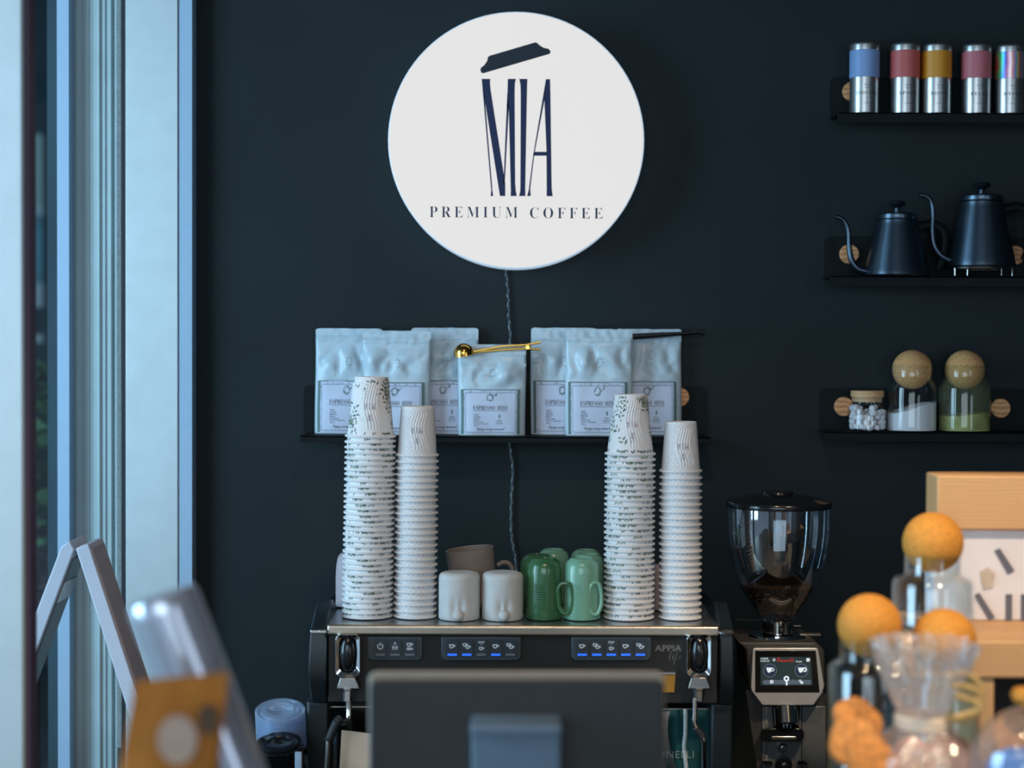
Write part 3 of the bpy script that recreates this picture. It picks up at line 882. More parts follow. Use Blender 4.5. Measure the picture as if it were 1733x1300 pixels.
b.build('ring', tv)
for dx in (-.058, -.034, .036, .060):
    MB().tube([(cx + dx, YW - .095 + abs(dx) * .3, Z_KET + .0022), (cx + dx, YW - .095 + abs(dx) * .3, Z_KET + tr_h - .002), (cx + dx * .9, YW - .07, Z_KET + tr_h - .002)], .0015, 'steel', 8).build('leg', tv)


# ================================================================== STORAGE JARS
def ball_jar(label, cxp, Yj, zb, r_body, h_body, r_neck, r_ball, group, ballmat, glass, zball=None):
    c = P(cxp, 650, Yj); cx = c.x
    root = thing('storage_jar', label, 'jar', (cx, Yj, zb), group)
    nh = r_ball * .62
    b = MB()
    b.lathe([(0, 0), (r_body - .006, 0), (r_body, .006), (r_body, h_body - .022), (r_body - .004, h_body - .009), (r_neck + .001, h_body), (r_neck, h_body + .004), (r_neck, h_body + nh), (r_neck + .001, h_body + nh + .002)], glass, 48, c=(cx, Yj, zb))
    b.build('glass_body', root)
    zc = h_body + nh + .002 + math.sqrt(max(r_ball ** 2 - (r_neck - .001) ** 2, 0)) * (1 if r_ball > r_neck else 0)
    if zball: zc = zball
    MB().sphere((cx, Yj, zb + zc), r_ball, ballmat, 36, 24).build('cork_ball', root)
    return cx


Yj = YW - .052
s_ = S(Yj)
G = 'glass jars on the lowest wall shelf'
zB = Z_JAR + .0005
hb = P(1545, 640, Yj).z - zB
zbl = P(1545, 625.5, Yj).z - zB
cxs = ball_jar('cork ball jar half full of white sugar on the lowest shelf', 1543.5, Yj, zB, 41.5 * s_, hb, 33.6 * s_, 33.2 * s_, G, 'cork_ball', 'jar_glass', zbl)
cxg = ball_jar('cork ball jar dusted with green powder on the lowest shelf', 1632.5, Yj, zB, 43 * s_, hb, 34 * s_, 33.2 * s_, G, 'cork_ball', 'jar_dusty', zbl)


def heap(name, label, cat, cx, r, h0, h1, m, ph=0):
    b = MB(); n = 40; vs = []; fs = []
    for k, rr in enumerate((0.0, .25, .5, .75, 1.0)):
        for i in range(n):
            a = 2 * PI * i / n; x = rr * r * math.cos(a); y = rr * r * math.sin(a)
            t = .5 + .5 * math.sin(PI * (x / r) * .5 + ph)
            vs.append((cx + x, Yj + y, zB + .003 + h0 + (h1 - h0) * t + .002 * noise.noise(Vector((x * 60, y * 60, cx)))))
    for k in range(4):
        for i in range(n):
            j = (i + 1) % n; fs.append((k * n + i, k * n + j, (k + 1) * n + j, (k + 1) * n + i))
    o = len(vs)
    for i in range(n):
        a = 2 * PI * i / n; vs.append((cx + r * math.cos(a), Yj + r * math.sin(a), zB + .002))
    for i in range(n):
        j = (i + 1) % n; fs.append((4 * n + i, 4 * n + j, o + j, o + i))
    fs.append(tuple(o + i for i in range(n)))
    b.add(vs, fs, m)
    return tag(b.build(name), label, cat, kind='stuff')


heap('sugar', 'white sugar sloping up to the right inside the first cork ball jar', 'sugar', cxs, 40.3 * s_, 27 * s_, 46 * s_, 'sugar', .2)
heap('green_powder', 'yellow green powder at the bottom of the second cork ball jar', 'powder', cxg, 41.8 * s_, 23 * s_, 29 * s_, 'green_powder', 0)
# small jar with wooden lid
cxm = P(1467.5, 700, Yj).x
root = thing('storage_jar', 'small jar of marshmallows with flat wooden lid on the lowest shelf', 'jar', (cxm, Yj, zB), G)
rb_ = 33 * s_; hm = P(1467, 683, Yj).z - zB
b = MB(); b.lathe([(0, 0), (rb_ - .004, 0), (rb_, .004), (rb_, hm * .80), (rb_ - .003, hm * .92), (26 * s_, hm), (26 * s_, hm + .012), (27 * s_, hm + .014)], 'jar_glass', 40, c=(cxm, Yj, zB)); b.build('glass_body', root)
b = MB(); b.lathe([(0, hm + .004), (25 * s_, hm + .004), (25 * s_, hm + .0145), (27.6 * s_, hm + .0145), (27.8 * s_, hm + .024), (27 * s_, hm + .0265), (0, hm + .0265)], 'wood_lid', 36, c=(cxm, Yj, zB)); b.build('lid', root)
mm = MB(); rm = .0062
mm.lathe([(0, -.005), (rm * .8, -.005), (rm, -.0035), (rm, .0035), (rm * .8, .005), (0, .005)], 'marshmallow', 14)
mme = mm.mesh('marshmallow')
rng = random.Random(4); placed = []
lim = rb_ - .0098
for lvl in range(5):
    z = zB + .0085 + lvl * .0098
    ring = [(lim, 2 * PI * (k + .5 * (lvl % 2)) / 12 + rng.uniform(-.06, .06)) for k in range(12)] + [(lim * .52, 2 * PI * k / 6 + rng.uniform(-.1, .1)) for k in range(6)] + [(0, 0)]
    for rr, a in ring:
        if lvl >= 3 and (rr == 0 or rng.random() < (.30 if lvl == 3 else .72)):
            continue
        placed.append((cxm + rr * math.cos(a), Yj + rr * math.sin(a), z + rng.uniform(-.001, .001), rng.uniform(-.5, .5), rng.uniform(-.6, .6)))
for x, y, z, a, e in placed:
    o = bpy.data.objects.new('marshmallow', mme); COL.objects.link(o); o.location = (x, y, z); o.rotation_euler = (PI / 2 * (1 if rng.random() < .4 else 0) + a, e, rng.random() * 6)
    tag(o, 'mini white marshmallow in the small jar with the wooden lid', 'marshmallow', 'mini marshmallows in the small jar')

# ================================================================== ESPRESSO MACHINE
YM = 2.985
ZTRAY = P(880, 1059, YM).z
xL = P(553, 1068, YM).x; xR = P(1218, 1068, YM).x
em = thing('espresso_machine', 'black two group espresso machine with bronze rail and lit keypads carrying cups on top', 'coffee machine', ((xL + xR) / 2, 3.2, ZC))
zr0 = P(880, 1077, YM).z; zp0 = P(880, 1192, YM).z
MB().box(xL, xR, YM, YM + .03, zr0, ZTRAY, 'rail_steel').build('front_rail', em, bevel=.0045, seg=5)
MB().box(xL, xR, YM + .03, 3.42, ZTRAY - .012, ZTRAY - .001, 'tray_steel').build('cup_tray', em)
MB().box(xL + .001, xR - .001, YM + .010, 3.42, zp0, zr0 - .0005, 'machine_black').build('front_panel', em, bevel=.002)
for side in (0, 1):
    if side == 0:
        xa, xb, xlow = P(526, 1068, YM).x, xL - .0005, P(516, 1260, YM).x
    else:
        xa, xb, xlow = xR + .0005, P(1242, 1068, YM).x, None
    pr = [(YM + .004, P(880, 1066, YM).z), (YM + .03, ZTRAY + .006), (YM + .085, ZTRAY + .029), (YM + .115, ZTRAY + .027), (YM + .20, ZTRAY + .001), (3.43, ZTRAY - .004), (3.43, zp0), (YM + .015, zp0 - .003), (YM - .004, zp0 + .035), (YM - .006, zp0 + .06), (YM, P(880, 1080, YM).z)]
    b = MB()
    if side == 0:
        b.prism(pr, 'machine_side', lambda u, v, d: Vector((xa + d * (xb - xa) - (0.005 * math.sin(PI * min(1, max(0, (ZTRAY - v) / .14))) if d == 0 else 0), u, v)), 0, 1)
    else:
        b.prism(pr, 'machine_side', lambda u, v, d: Vector((xa + d * (xb - xa), u, v)), 0, 1)
    b.build('side_panel', em, bevel=.003)
    b = MB(); b.box(xa - .0005, xb, YM - .004, YM + .02, P(880, 1072.5, YM).z, P(880, 1067.5, YM).z, 'chrome'); b.build('side_accent', em, bevel=.0008)
    # leg column under the side panel
    b = MB()
    xo = P(518 if side == 0 else 1240, 1240, YM + .03).x; xi = P(556 if side == 0 else 1203, 1240, YM + .03).x
    b.box(min(xo, xi), max(xo, xi), YM + .03, 3.40, ZC + .03, zp0 - .002, 'machine_side'); b.build('leg_panel', em, bevel=.006, seg=3)
MB().box(xL + .01, xR - .01, YM - .03, 3.42, ZC + .03, ZC + .10, 'machine_black').build('drip_tray', em, bevel=.004)
for x in (xL + .03, xR - .03):
    for y in (YM + .06, 3.36):
        MB().lathe([(0, 0), (.018, 0), (.022, .03), (0, .03)], 'black_plastic', 16, c=(x, y, ZC)).build('foot', em)
MB().box(xL + .012, xR - .012, YM + .20, YM + .21, ZC + .10, zp0 - .0005, 'backsplash_steel').build('backsplash', em)
# framed inset and added reflection plate at the left and mirrored panel at the right
YB = YM + .055
b = MB(); b.prism([(556.5, 1195.5), (632, 1195.5), (632, 1197.5), (558.5, 1197.5), (558.5, 1330), (556.5, 1330)], 'steel', PX(YB), 0, .003); b.build('inset_frame', em)
b = MB(); pa, pb, pc, pd = P(573, 1330, YB + .02), P(640, 1330, YB + .02), P(640, 1243, YB + .045), P(578, 1236, YB + .045); tk = Vector((0, .003, 0))
b.hexa([pa, pb, pc, pd, pa + tk, pb + tk, pc + tk, pd + tk], 'added_reflection_plate'); b.build('added_reflection_plate', em)  # plate added and tilted to imitate a reflection in the backsplash
b = MB(); b.prism([(1116, 1199), (1202, 1199), (1202, 1345), (1116, 1345)], 'mirror_reflection_teal', PX(YB + .02), 0, .004); b.build('mirror_panel', em)
b = MB(); b.prism([(1120, 1206), (1135, 1203), (1131, 1215), (1130, 1235), (1132, 1255), (1137, 1278), (1146, 1305), (1136, 1305), (1126, 1280), (1120, 1250)], 'steel', PX(YB + .017), 0, .002)  # curve is a painted reflection; only the straight strip is trim
b.prism([(1116, 1199), (1202, 1199), (1202, 1201), (1116, 1201)], 'steel', PX(YB + .017), 0, .002); b.build('panel_reflection_trim', em)
b = MB(); b.text('SIMONELLI', 'badge_light', lambda u, v: P(u, v, YB + .016), 1083, 1174, 1283, 1271, 1.1, -.005); b.build('brand_lettering', em, recalc=False)
b = MB(); b.prism([(1116, 1143), (1143, 1143), (1141, 1172), (1116, 1172)], 'gold', PX(YM + .006), 0, .003); b.prism([(1112, 1138), (1143, 1138), (1143, 1142), (1112, 1142)], 'steel', PX(YM + .004), 0, .004); b.build('group_cover', em)

YK = YM + .010


def cup_icon(b, u, v, k, fn, m):
    """tiny cup: bowl and ear, centred at pixel (u, v), k pixels wide"""
    q = [(-.5, .30), (.28, .30), (.24, -.05), (.08, -.30), (-.30, -.30), (-.46, -.05)]
    i = [(-.36, .18), (.15, .18), (.12, -.02), (.02, -.17), (-.24, -.17), (-.33, -.02)]
    n = 6
    pts = [fn(u + a * k, v - c * k) for a, c in q] + [fn(u + a * k, v - c * k) for a, c in i]
    b.add(pts, [(x, (x + 1) % n, n + (x + 1) % n, n + x) for x in range(n)], m)
    ear = [(.28, .22), (.52, .18), (.5, -.02), (.2, -.12), (.2, -.02), (.4, .04), (.42, .12), (.28, .14)]
    b.add([fn(u + a * k, v - c * k) for a, c in ear], [(0, 1, 6, 7), (1, 2, 5, 6), (2, 3, 4, 5)], m)


def ring(b, u, v, r0, r1, fn, m, a0=0, a1=360, n=24):
    pts = []
    for i in range(n + 1):
        a = math.radians(a0 + (a1 - a0) * i / n)
        pts += [fn(u + r0 * math.cos(a), v - r0 * math.sin(a)), fn(u + r1 * math.cos(a), v - r1 * math.sin(a))]
    b.add(pts, [(2 * i, 2 * i + 2, 2 * i + 3, 2 * i + 1) for i in range(n)], m)


def keypad(x0, x1, icons, leds):
    b = MB(); b.prism([(x0, 1078), (x1, 1078)] + [(x1, 1110), (x1 - 2, 1115), (x1 - 7, 1118)] + [(x0 + 7, 1118), (x0 + 2, 1115), (x0, 1110)], 'keypad', PX(YK - .006), 0, .007)
    kp = b.build('keypad', em, bevel=.0015)
    n = len(icons); mg = 9 if n == 3 else 6
    wd_ = (x1 - x0 - 2 * mg) / n
    fl = lambda u, v: P(u, v, YK - .0103)
    for i, ic in enumerate(icons):
        cx = x0 + mg + (i + .5) * wd_; hw = wd_ * .40
        b = MB(); b.prism(rrect(cx - hw, cx + hw, 1082, 1111.5, 2.2, 3), 'key_cap', PX(YK - .0098), 0, .0045)
        b.prism(rrect(cx - hw * .82, cx + hw * .82, 1106.5, 1110, 1.0, 2), 'blue_led' if leds[i] else 'key_bar', PX(YK - .0104), 0, .001)
        cy = 1093.5; m = 'key_icon'
        if ic == 'power':
            ring(b, cx, cy + .5, 4.0, 5.0, fl, m, 125, 415); b.add([fl(cx - .5, cy - 6), fl(cx + .5, cy - 6), fl(cx + .5, cy), fl(cx - .5, cy)], [(0, 1, 2, 3)], m)
        elif ic == 'brush':
            q = [(-1.5, -6), (1.5, -6), (1.5, -1.5), (4.8, 1.5), (4.8, 3.2), (-4.8, 3.2), (-4.8, 1.5), (-1.5, -1.5)]
            qi = [(u * .72, v * .72 - .1) for u, v in q]
            b.add([fl(cx + u, cy + v) for u, v in q + qi], [(k, (k + 1) % 8, 8 + (k + 1) % 8, 8 + k) for k in range(8)], m)
            for dx in (-3.4, 0, 3.4): b.add([fl(cx + dx - .5, cy + 4.2), fl(cx + dx + .5, cy + 4.2), fl(cx + dx + .5, cy + 6.5), fl(cx + dx - .5, cy + 6.5)], [(0, 1, 2, 3)], m)
        elif ic == 'warm':
            cup_icon(b, cx, cy - 2, 10, fl, m)
            for dy in (3.2, 5.4): b.add([fl(cx - 5.3, cy + dy), fl(cx + 5.3, cy + dy), fl(cx + 5.3, cy + dy + 1.1), fl(cx - 5.3, cy + dy + 1.1)], [(0, 1, 2, 3)], m)
        elif ic == 'one':
            cup_icon(b, cx, cy + .5, 10.5, fl, m)
        elif ic == 'two':
            cup_icon(b, cx - 2.6, cy - 1.8, 8.5, fl, m); cup_icon(b, cx + 2.2, cy + 2, 9, fl, m)
        elif ic == 'stop':
            b.text('STOP', m, fl, cx - 5.2, cx + 5.2, 1089, 1085.6, 1.0, .015); cup_icon(b, cx + .4, cy + 4.4, 8.5, fl, m)
            b.add([fl(cx - .9, 1090.6), fl(cx + .9, 1090.6), fl(cx, 1092.2)], [(0, 1, 2)], m)
        b.build('button', kp, recalc=False)


keypad(622, 715, ['power', 'brush', 'warm'], [0, 0, 0])
keypad(747, 882, ['one', 'two', 'stop', 'one', 'two'], [1, 1, 0, 1, 0])
keypad(967, 1102, ['one', 'two', 'stop', 'one', 'two'], [1, 1, 1, 1, 1])
b = MB(); b.text('APPIA', 'badge_grey', lambda u, v: P(u, v, YK - .0008), 1108, 1154, 1102.5, 1091.5, 1.05, .035)
b.text(mscript('life'), 'badge_grey', lambda u, v: P(u, v, YK - .0008), 1132, 1153, 1125, 1101, .95, -.012); b.build('model_lettering', em, recalc=False)

for cx, sgn in ((588.5, 1), (1183, -1)):
    b = MB()
    o = rrect(cx - 20.5, cx + 20.5, 1074, 1146, 9, 6); i = rrect(cx - 14.5, cx + 14.5, 1077, 1139, 13.5, 6)
    n = len(o); fn = PX(YM - .022)
    vs = [fn(u, v, .0) for u, v in o] + [fn(u, v, .004) for u, v in i] + [fn(u, v, .03) for u, v in o] + [fn(u, v, .03) for u, v in i]
    fs = [(k, (k + 1) % n, n + (k + 1) % n, n + k) for k in range(n)] + [(k, (k + 1) % n, 2 * n + (k + 1) % n, 2 * n + k) for k in range(n)] + [(n + k, n + (k + 1) % n, 3 * n + (k + 1) % n, 3 * n + k) for k in range(n)]
    b.add(vs, fs, 'chrome')
    lv = b.build('steam_lever', em, bevel=.001)
    b = MB(); c = P(cx, 1107, YM - .012); b.sphere(c, .015, 'black_gloss', 24, 16, (1, .9, 2.12)); b.build('knob', lv)
    b = MB()
    fr = [P(cx - 13, 1146, YM - .02), P(cx + 13, 1146, YM - .02), P(cx + 21, 1167, YM - .022), P(cx - 19, 1167, YM - .022)]
    bk = [p + Vector((0, .03, 0)) for p in fr]
    b.hexa([fr[3], fr[2], fr[1], fr[0], bk[3], bk[2], bk[1], bk[0]], 'steel_dark'); b.build('bracket', em, bevel=.002)
    b = MB(); c = P(cx, 1175, YM - .018); b.lathe([(0, -.011), (.0085, -.011), (.0085, .007), (.011, .009), (.011, .012), (0, .012)], 'chrome', 6, c=tuple(c), M=None); b.build('wand_nut', em)
    Yw = YM - .018
    if sgn == 1:
        pp = smooth_path([P(590, 1182, Yw), P(590.5, 1200, Yw), P(589, 1217, Yw - .004), P(581, 1222, Yw - .012), P(572, 1222, Yw - .02)], 5)
        b = MB(); b.tube(pp, .0050, 'chrome', 12); wd1 = b.build('steam_wand', em)
        pp = smooth_path([P(576, 1217, Yw - .018), P(569, 1224, Yw - .024), P(562, 1240, Yw - .026), P(556, 1254, Yw - .026)], 5)
        b = MB(); b.tube(pp, [.0082, .0085] + [.0072 + .0011 * (k % 2) for k in range(len(pp) - 2)], 'rubber_grip', 12); b.build('grip', wd1)
        b = MB(); b.tube([P(556, 1252, Yw - .026), P(553, 1300, Yw - .026), P(551, 1380, Yw - .026)], .0048, 'steel', 12); b.build('pipe_end', wd1)
        b = MB(); b.tube([P(569, 1240, Yw + .01), P(566, 1300, Yw + .01), P(565, 1390, Yw + .01)], .0042, 'cable_dark', 10); b.build('water_pipe', em)
    else:
        pp = smooth_path([P(1176, 1182, Yw), P(1176, 1205, Yw), P(1175, 1222, Yw), P(1179, 1234, Yw), P(1188, 1246, Yw), P(1191, 1258, Yw), P(1192, 1290, Yw), P(1194, 1380, Yw)], 5)
        b = MB(); b.tube(pp, .0050, 'chrome', 12); wd1 = b.build('steam_wand', em)
        gp = pp[14:22]
        b = MB(); b.tube(gp, .0068, 'rubber_grip', 12); b.build('grip', wd1)
        b = MB(); b.tube(smooth_path([P(1160, 1200, Yw + .03), P(1160, 1240, Yw + .03), P(1158, 1265, Yw + .03), P(1162, 1310, Yw + .03), P(1163, 1380, Yw + .03)], 5), .0036, 'brush_pile', 10); b.build('water_pipe', em)

# ================================================================== PAPER CUPS
YC = 3.078
SCP = S(YC)


def cone_r(z, R, rb, Hc):
    return (R - .004) + (rb - (R - .004)) * (z / Hc)


def cup_mesh(name, R, rb, Hc, pattern, top, seed):
    rng = random.Random(seed)
    b = MB()
    tor = [(R - .0022 + .0022 * math.cos(t), .0022 + .0022 * math.sin(t)) for t in [(-.5 + k * .22) * PI for k in range(6)]]
    outer = tor + [(cone_r(.0045, R, rb, Hc), .0045)] + [(cone_r(Hc * k / 6, R, rb, Hc), Hc * k / 6) for k in range(1, 7)]
    prof = [(R - .0048, .0)] + outer + [(rb - .0008, Hc + .0004), (rb - .0018, Hc), (rb - .0020, Hc - .0045), (0, Hc - .0045)]
    b.lathe(prof, 'cup_paper', 48)
    b.lathe([(R - .0048, 0), (rb - .0014, Hc - .006), (0, Hc - .006)], 'cup_paper', 48)

    def on(u, v, off=.00025):
        """u metres round the cup from its front at mid radius, v height"""
        r = cone_r(v, R, rb, Hc) + off; a = -PI / 2 + u / ((R + rb) / 2)
        return Vector((r * math.cos(a), r * math.sin(a), v))
    per = 2 * PI * (R + rb) / 2
    ev = Hc * .47; er = Hc * .215
    if pattern == 'leaf':
        for s in range(20):   # leaves whose tips show in the band above each rim
            u = rng.uniform(-per / 2, per / 2)
            for k in range(rng.choice((1, 2, 3, 4))):
                u += .0036; la = rng.uniform(.5, 2.6); ca, sa = math.cos(la), math.sin(la); L = rng.uniform(.0022, .0036); Wd = L * .4; cv = .0078 + rng.uniform(-.001, .0012)
                q = [on(u + ca * t0 * L - sa * t1 * Wd, cv + sa * t0 * L + ca * t1 * Wd) for t0, t1 in ((-1, 0), (-.3, -.9), (.4, -.7), (1, 0), (.4, .7), (-.3, .9))]
                b.add(q, [tuple(range(6))], 'leaf_print' if rng.random() < .75 else 'leaf_print_olive')
        for s in range(30):
            u = rng.uniform(-per / 2, per / 2); v = rng.uniform(.006, Hc - .012); a = rng.uniform(.6, 2.5)
            for k in range(9):
                u += .0042 * math.cos(a); v += .0042 * math.sin(a); a += rng.uniform(-.25, .25)
                if not .004 < v < Hc - .004: break
                if top and math.hypot(u, v - ev) < er + .003: continue
                sd = 1 if k % 2 else -1
                la = a + sd * 0.9; L = rng.uniform(.0034, .0058); Wd = L * .36
                cu, cv = u + math.cos(la) * L, v + math.sin(la) * L
                ca, sa = math.cos(la), math.sin(la)
                if cv > Hc - .003 or cv < .004: continue
                q = [on(cu + ca * t0 * L - sa * t1 * Wd, max(.003, cv + sa * t0 * L + ca * t1 * Wd)) for t0, t1 in ((-1, 0), (-.3, -.9), (.4, -.7), (1, 0), (.4, .7), (-.3, .9))]
                b.add(q, [tuple(range(6))], 'leaf_print' if rng.random() < .75 else 'leaf_print_olive')
    else:
        nc = 24; cw = per / nc; rowh = cw * .52
        nr = int((Hc - .006) / rowh)
        for r_ in range(nr):
            v0 = .004 + r_ * rowh
            for c_ in range(nc):
                u0 = -per / 2 + (c_ + .5 * (r_ % 2)) * cw
                if top and math.hypot(u0, v0 + rowh * .4 - ev) < er: continue
                pts = []
                for k in range(7):
                    t = PI * k / 6
                    for rr in (cw * .50, cw * .50 - .00045):
                        vv = v0 + rr * math.sin(t) * 1.05
                        pts.append(on(u0 + rr * math.cos(t), min(vv, Hc)))
                b.add(pts, [(2 * k, 2 * k + 2, 2 * k + 3, 2 * k + 1) for k in range(6)], 'scale_print')
    if top:
        # emblem: ring, upside-down letters and a little cup; wavy embossed ribs
        pts = []
        for k in range(41):
            t = 2 * PI * k / 40
            for rr in (er, er - .0004):
                pts.append(on(rr * math.cos(t), ev + rr * math.sin(t), .0003))
        b.add(pts, [(2 * k, 2 * k + 2, 2 * k + 3, 2 * k + 1) for k in range(40)], 'scale_print')
        lt = .005
        b.text('VIW' if False else 'MIA', 'emblem_print', lambda u, v: on(-u, ev + .005 - v, .0018), -.010, .010, -lt * 1.2, lt, 1.5, -.012)
        cu0, cz = .001, ev - er * .62
        for q in (((-.0030, -.005), (-.0026, -.005), (-.0022, .005), (-.0026, .005)), ((.0026, -.005), (.0030, -.005), (.0026, .005), (.0022, .005)), ((-.003, -.0056), (.003, -.0056), (.003, -.0048), (-.003, -.0048)), ((-.0011, -.004), (-.0005, -.004), (-.0005, .005), (-.0011, .005)), ((.0005, -.004), (.0011, -.004), (.0011, .005), (.0005, .005))):
            b.add([on(cu0 + a, cz + c, .0018) for a, c in q], [(0, 1, 2, 3)], 'emblem_print')
        for k in range(6):
            pts = []
            for i in range(19):
                v = Hc * (.12 + .78 * i / 18)
                u = -.007 + k * .0052 + .0044 * math.sin(v / Hc * 7.2 + .5)
                pts.append(on(u, v, -.0007))
            b.tube(pts, [.0003] + [.0021] * 17 + [.0003], 'cup_paper', 8)
    return b.mesh(name, sharp=50, recalc=False)


STACKS = [  # bottom px, top rim px, y_bottom, y top rim, n, rim half-width px, base half-width px, cup height px, pattern, name
    (621.5, 627, 1052.5, 740, 34, 43.5, 28.5, 102, 'leaf', 'leftmost cup stack', 'leaf patterned'),
    (702.5, 706, 1052.0, 772, 26, 37.0, 28.0, 84, 'scale', 'stack beside the cream mugs', 'scale patterned'),
    (1064, 1066.5, 1055.0, 770, 30, 43.3, 27.5, 102, 'leaf', 'stack right of the green mugs', 'leaf patterned'),
    (1151, 1152, 1055.5, 799, 23, 36.7, 26.5, 85, 'scale', 'rightmost cup stack', 'scale patterned')]
for si, (bxp, txp, yb0, yt0, n, hw, hb2, hp, pat, nm, lk) in enumerate(STACKS):
    R = hw * SCP; rb = hb2 * SCP; Hc = hp * SCP * 1.0
    me_ = cup_mesh('paper_cup', R, rb, Hc, pat, False, 20 + si)
    mt_ = cup_mesh('paper_cup', R, rb, Hc, pat, True, 40 + si)
    b0 = P(bxp, yb0, YC); t0 = P(txp, yt0, YC)
    pitch = (t0.z - ZTRAY) / (n - 1)
    lean = math.atan2(t0.x - b0.x, t0.z - ZTRAY)
    rng = random.Random(90 + si)
    for k in range(n):
        o = bpy.data.objects.new('paper_cup', mt_ if k == n - 1 else me_); COL.objects.link(o)
        f = k / (n - 1)
        o.location = (b0.x + (t0.x - b0.x) * f + (rng.uniform(-.0004, .0004) if 0 < k < n - 1 else 0), YC, ZTRAY + .0004 + pitch * k)
        o.rotation_euler = (0, lean, 0 if k == n - 1 else rng.random() * 6.28)
        pos = 'top cup' if k == n - 1 else 'lowest cup' if k == 0 else ORD[n - 1 - k] + ' from the top'
        extra = ' with wavy emblem' if k == n - 1 else ''
        tag(o, '%s paper cup%s, %s, %s' % (lk, extra, pos, nm), 'paper cup', lk + ' cups, ' + nm)

# ================================================================== MUGS ON THE TRAY
G2 = 'cream mugs upside down on the machine'
for cxp, kx, lb in ((777, 775.5, 'upside down cream mug with a ball knob, beside the scale patterned cups'), (850.5, 853, 'upside down cream mug with a ball knob, beside the dark green mugs')):
    Ym = 3.062; s = S(Ym); c = P(cxp, 1052, Ym); R = 35 * s; h = P(cxp, 968, Ym).z - ZTRAY
    root = thing('mug', lb, 'mug', (c.x, Ym, ZTRAY + .0005), G2)
    kz = P(kx, 1042, Ym - R).z - ZTRAY; ka = (kx - cxp) * s

    def dent(r, z, a, R=R, kz=kz, ka=ka):
        u = (a + PI / 2 + PI) % (2 * PI) - PI
        x = u * R - ka
        return r - .0055 * math.exp(-((abs(x) - .006) / .007) ** 2) * math.exp(-((z - kz - .010) / .016) ** 2) * (1 if abs(u) < 1.2 else 0)
    prof = [(R - .004, .0), (R - .001, .0), (R, .002)] + [(R, h * k / 24) for k in range(2, 22)] + [(R - .001, h * .93), (R - .004, h * .975), (R - .010, h * .998), (R - .016, h), (0, h - .001)]
    MB().lathe(prof, 'stoneware_cream', 72, c=(c.x, Ym, ZTRAY + .0005), fn=dent).build('body', root, sharp=60)
    k = P(kx, 1042, Ym - R - .004)
    MB().sphere(k, .0098, 'stoneware_cream', 20, 14).build('ball_knob', root)


def loop_handle(pts, r, m, name, root, flat=1.0, n=10):
    MB().tube(smooth_path(pts, 6), r, m, n, flat=flat).build(name, root)


# tilted taupe mug behind the cream ones
Ym = 3.172; s = S(Ym); c = P(805, 1045, Ym); R = 41.0 * s
root = thing('mug', 'large taupe mug leaning behind the two cream mugs', 'mug', (c.x, Ym, ZTRAY + .006))
h = P(805, 934, Ym).z - ZTRAY
MT = Matrix.Translation((c.x, Ym, ZTRAY + .0065)) @ Matrix.Rotation(math.radians(-6.5), 4, 'Y')
MB().lathe([(0, .0), (R * .86, .0), (R * .92, .003), (R, h), (R - .002, h + .001), (R - .004, h), (R * .88, .008), (0, .008)], 'stoneware_taupe', 56, MT).build('body', root)
loop_handle([P(842, 957, Ym), P(852, 952, Ym), P(862, 955, Ym), P(867, 966, Ym), P(862, 980, Ym), P(850, 992, Ym), P(841, 1000, Ym)], .0045, 'stoneware_taupe', 'handle', root)

for cxp, rr, yt, Ym, lb in ((601, 33, 935, 3.20, 'pale mauve mug half hidden behind the leftmost cup stack'), (1096, 33, 956, 3.19, 'pale mauve mug glimpsed between the two right cup stacks')):
    s = S(Ym); c = P(cxp, 1030, Ym); R = rr * s; h = P(cxp, yt, Ym).z - ZTRAY
    root = thing('mug', lb, 'mug', (c.x, Ym, ZTRAY + .0005))
    MB().lathe([(R - .003, 0), (R, .0015), (R, h * .55), (R * .97, h * .75), (R * .9, h * .9), (R * .78, h * .97), (R * .6, h), (0, h)], 'stoneware_mauve', 48, c=(c.x, Ym, ZTRAY + .0005)).build('body', root)

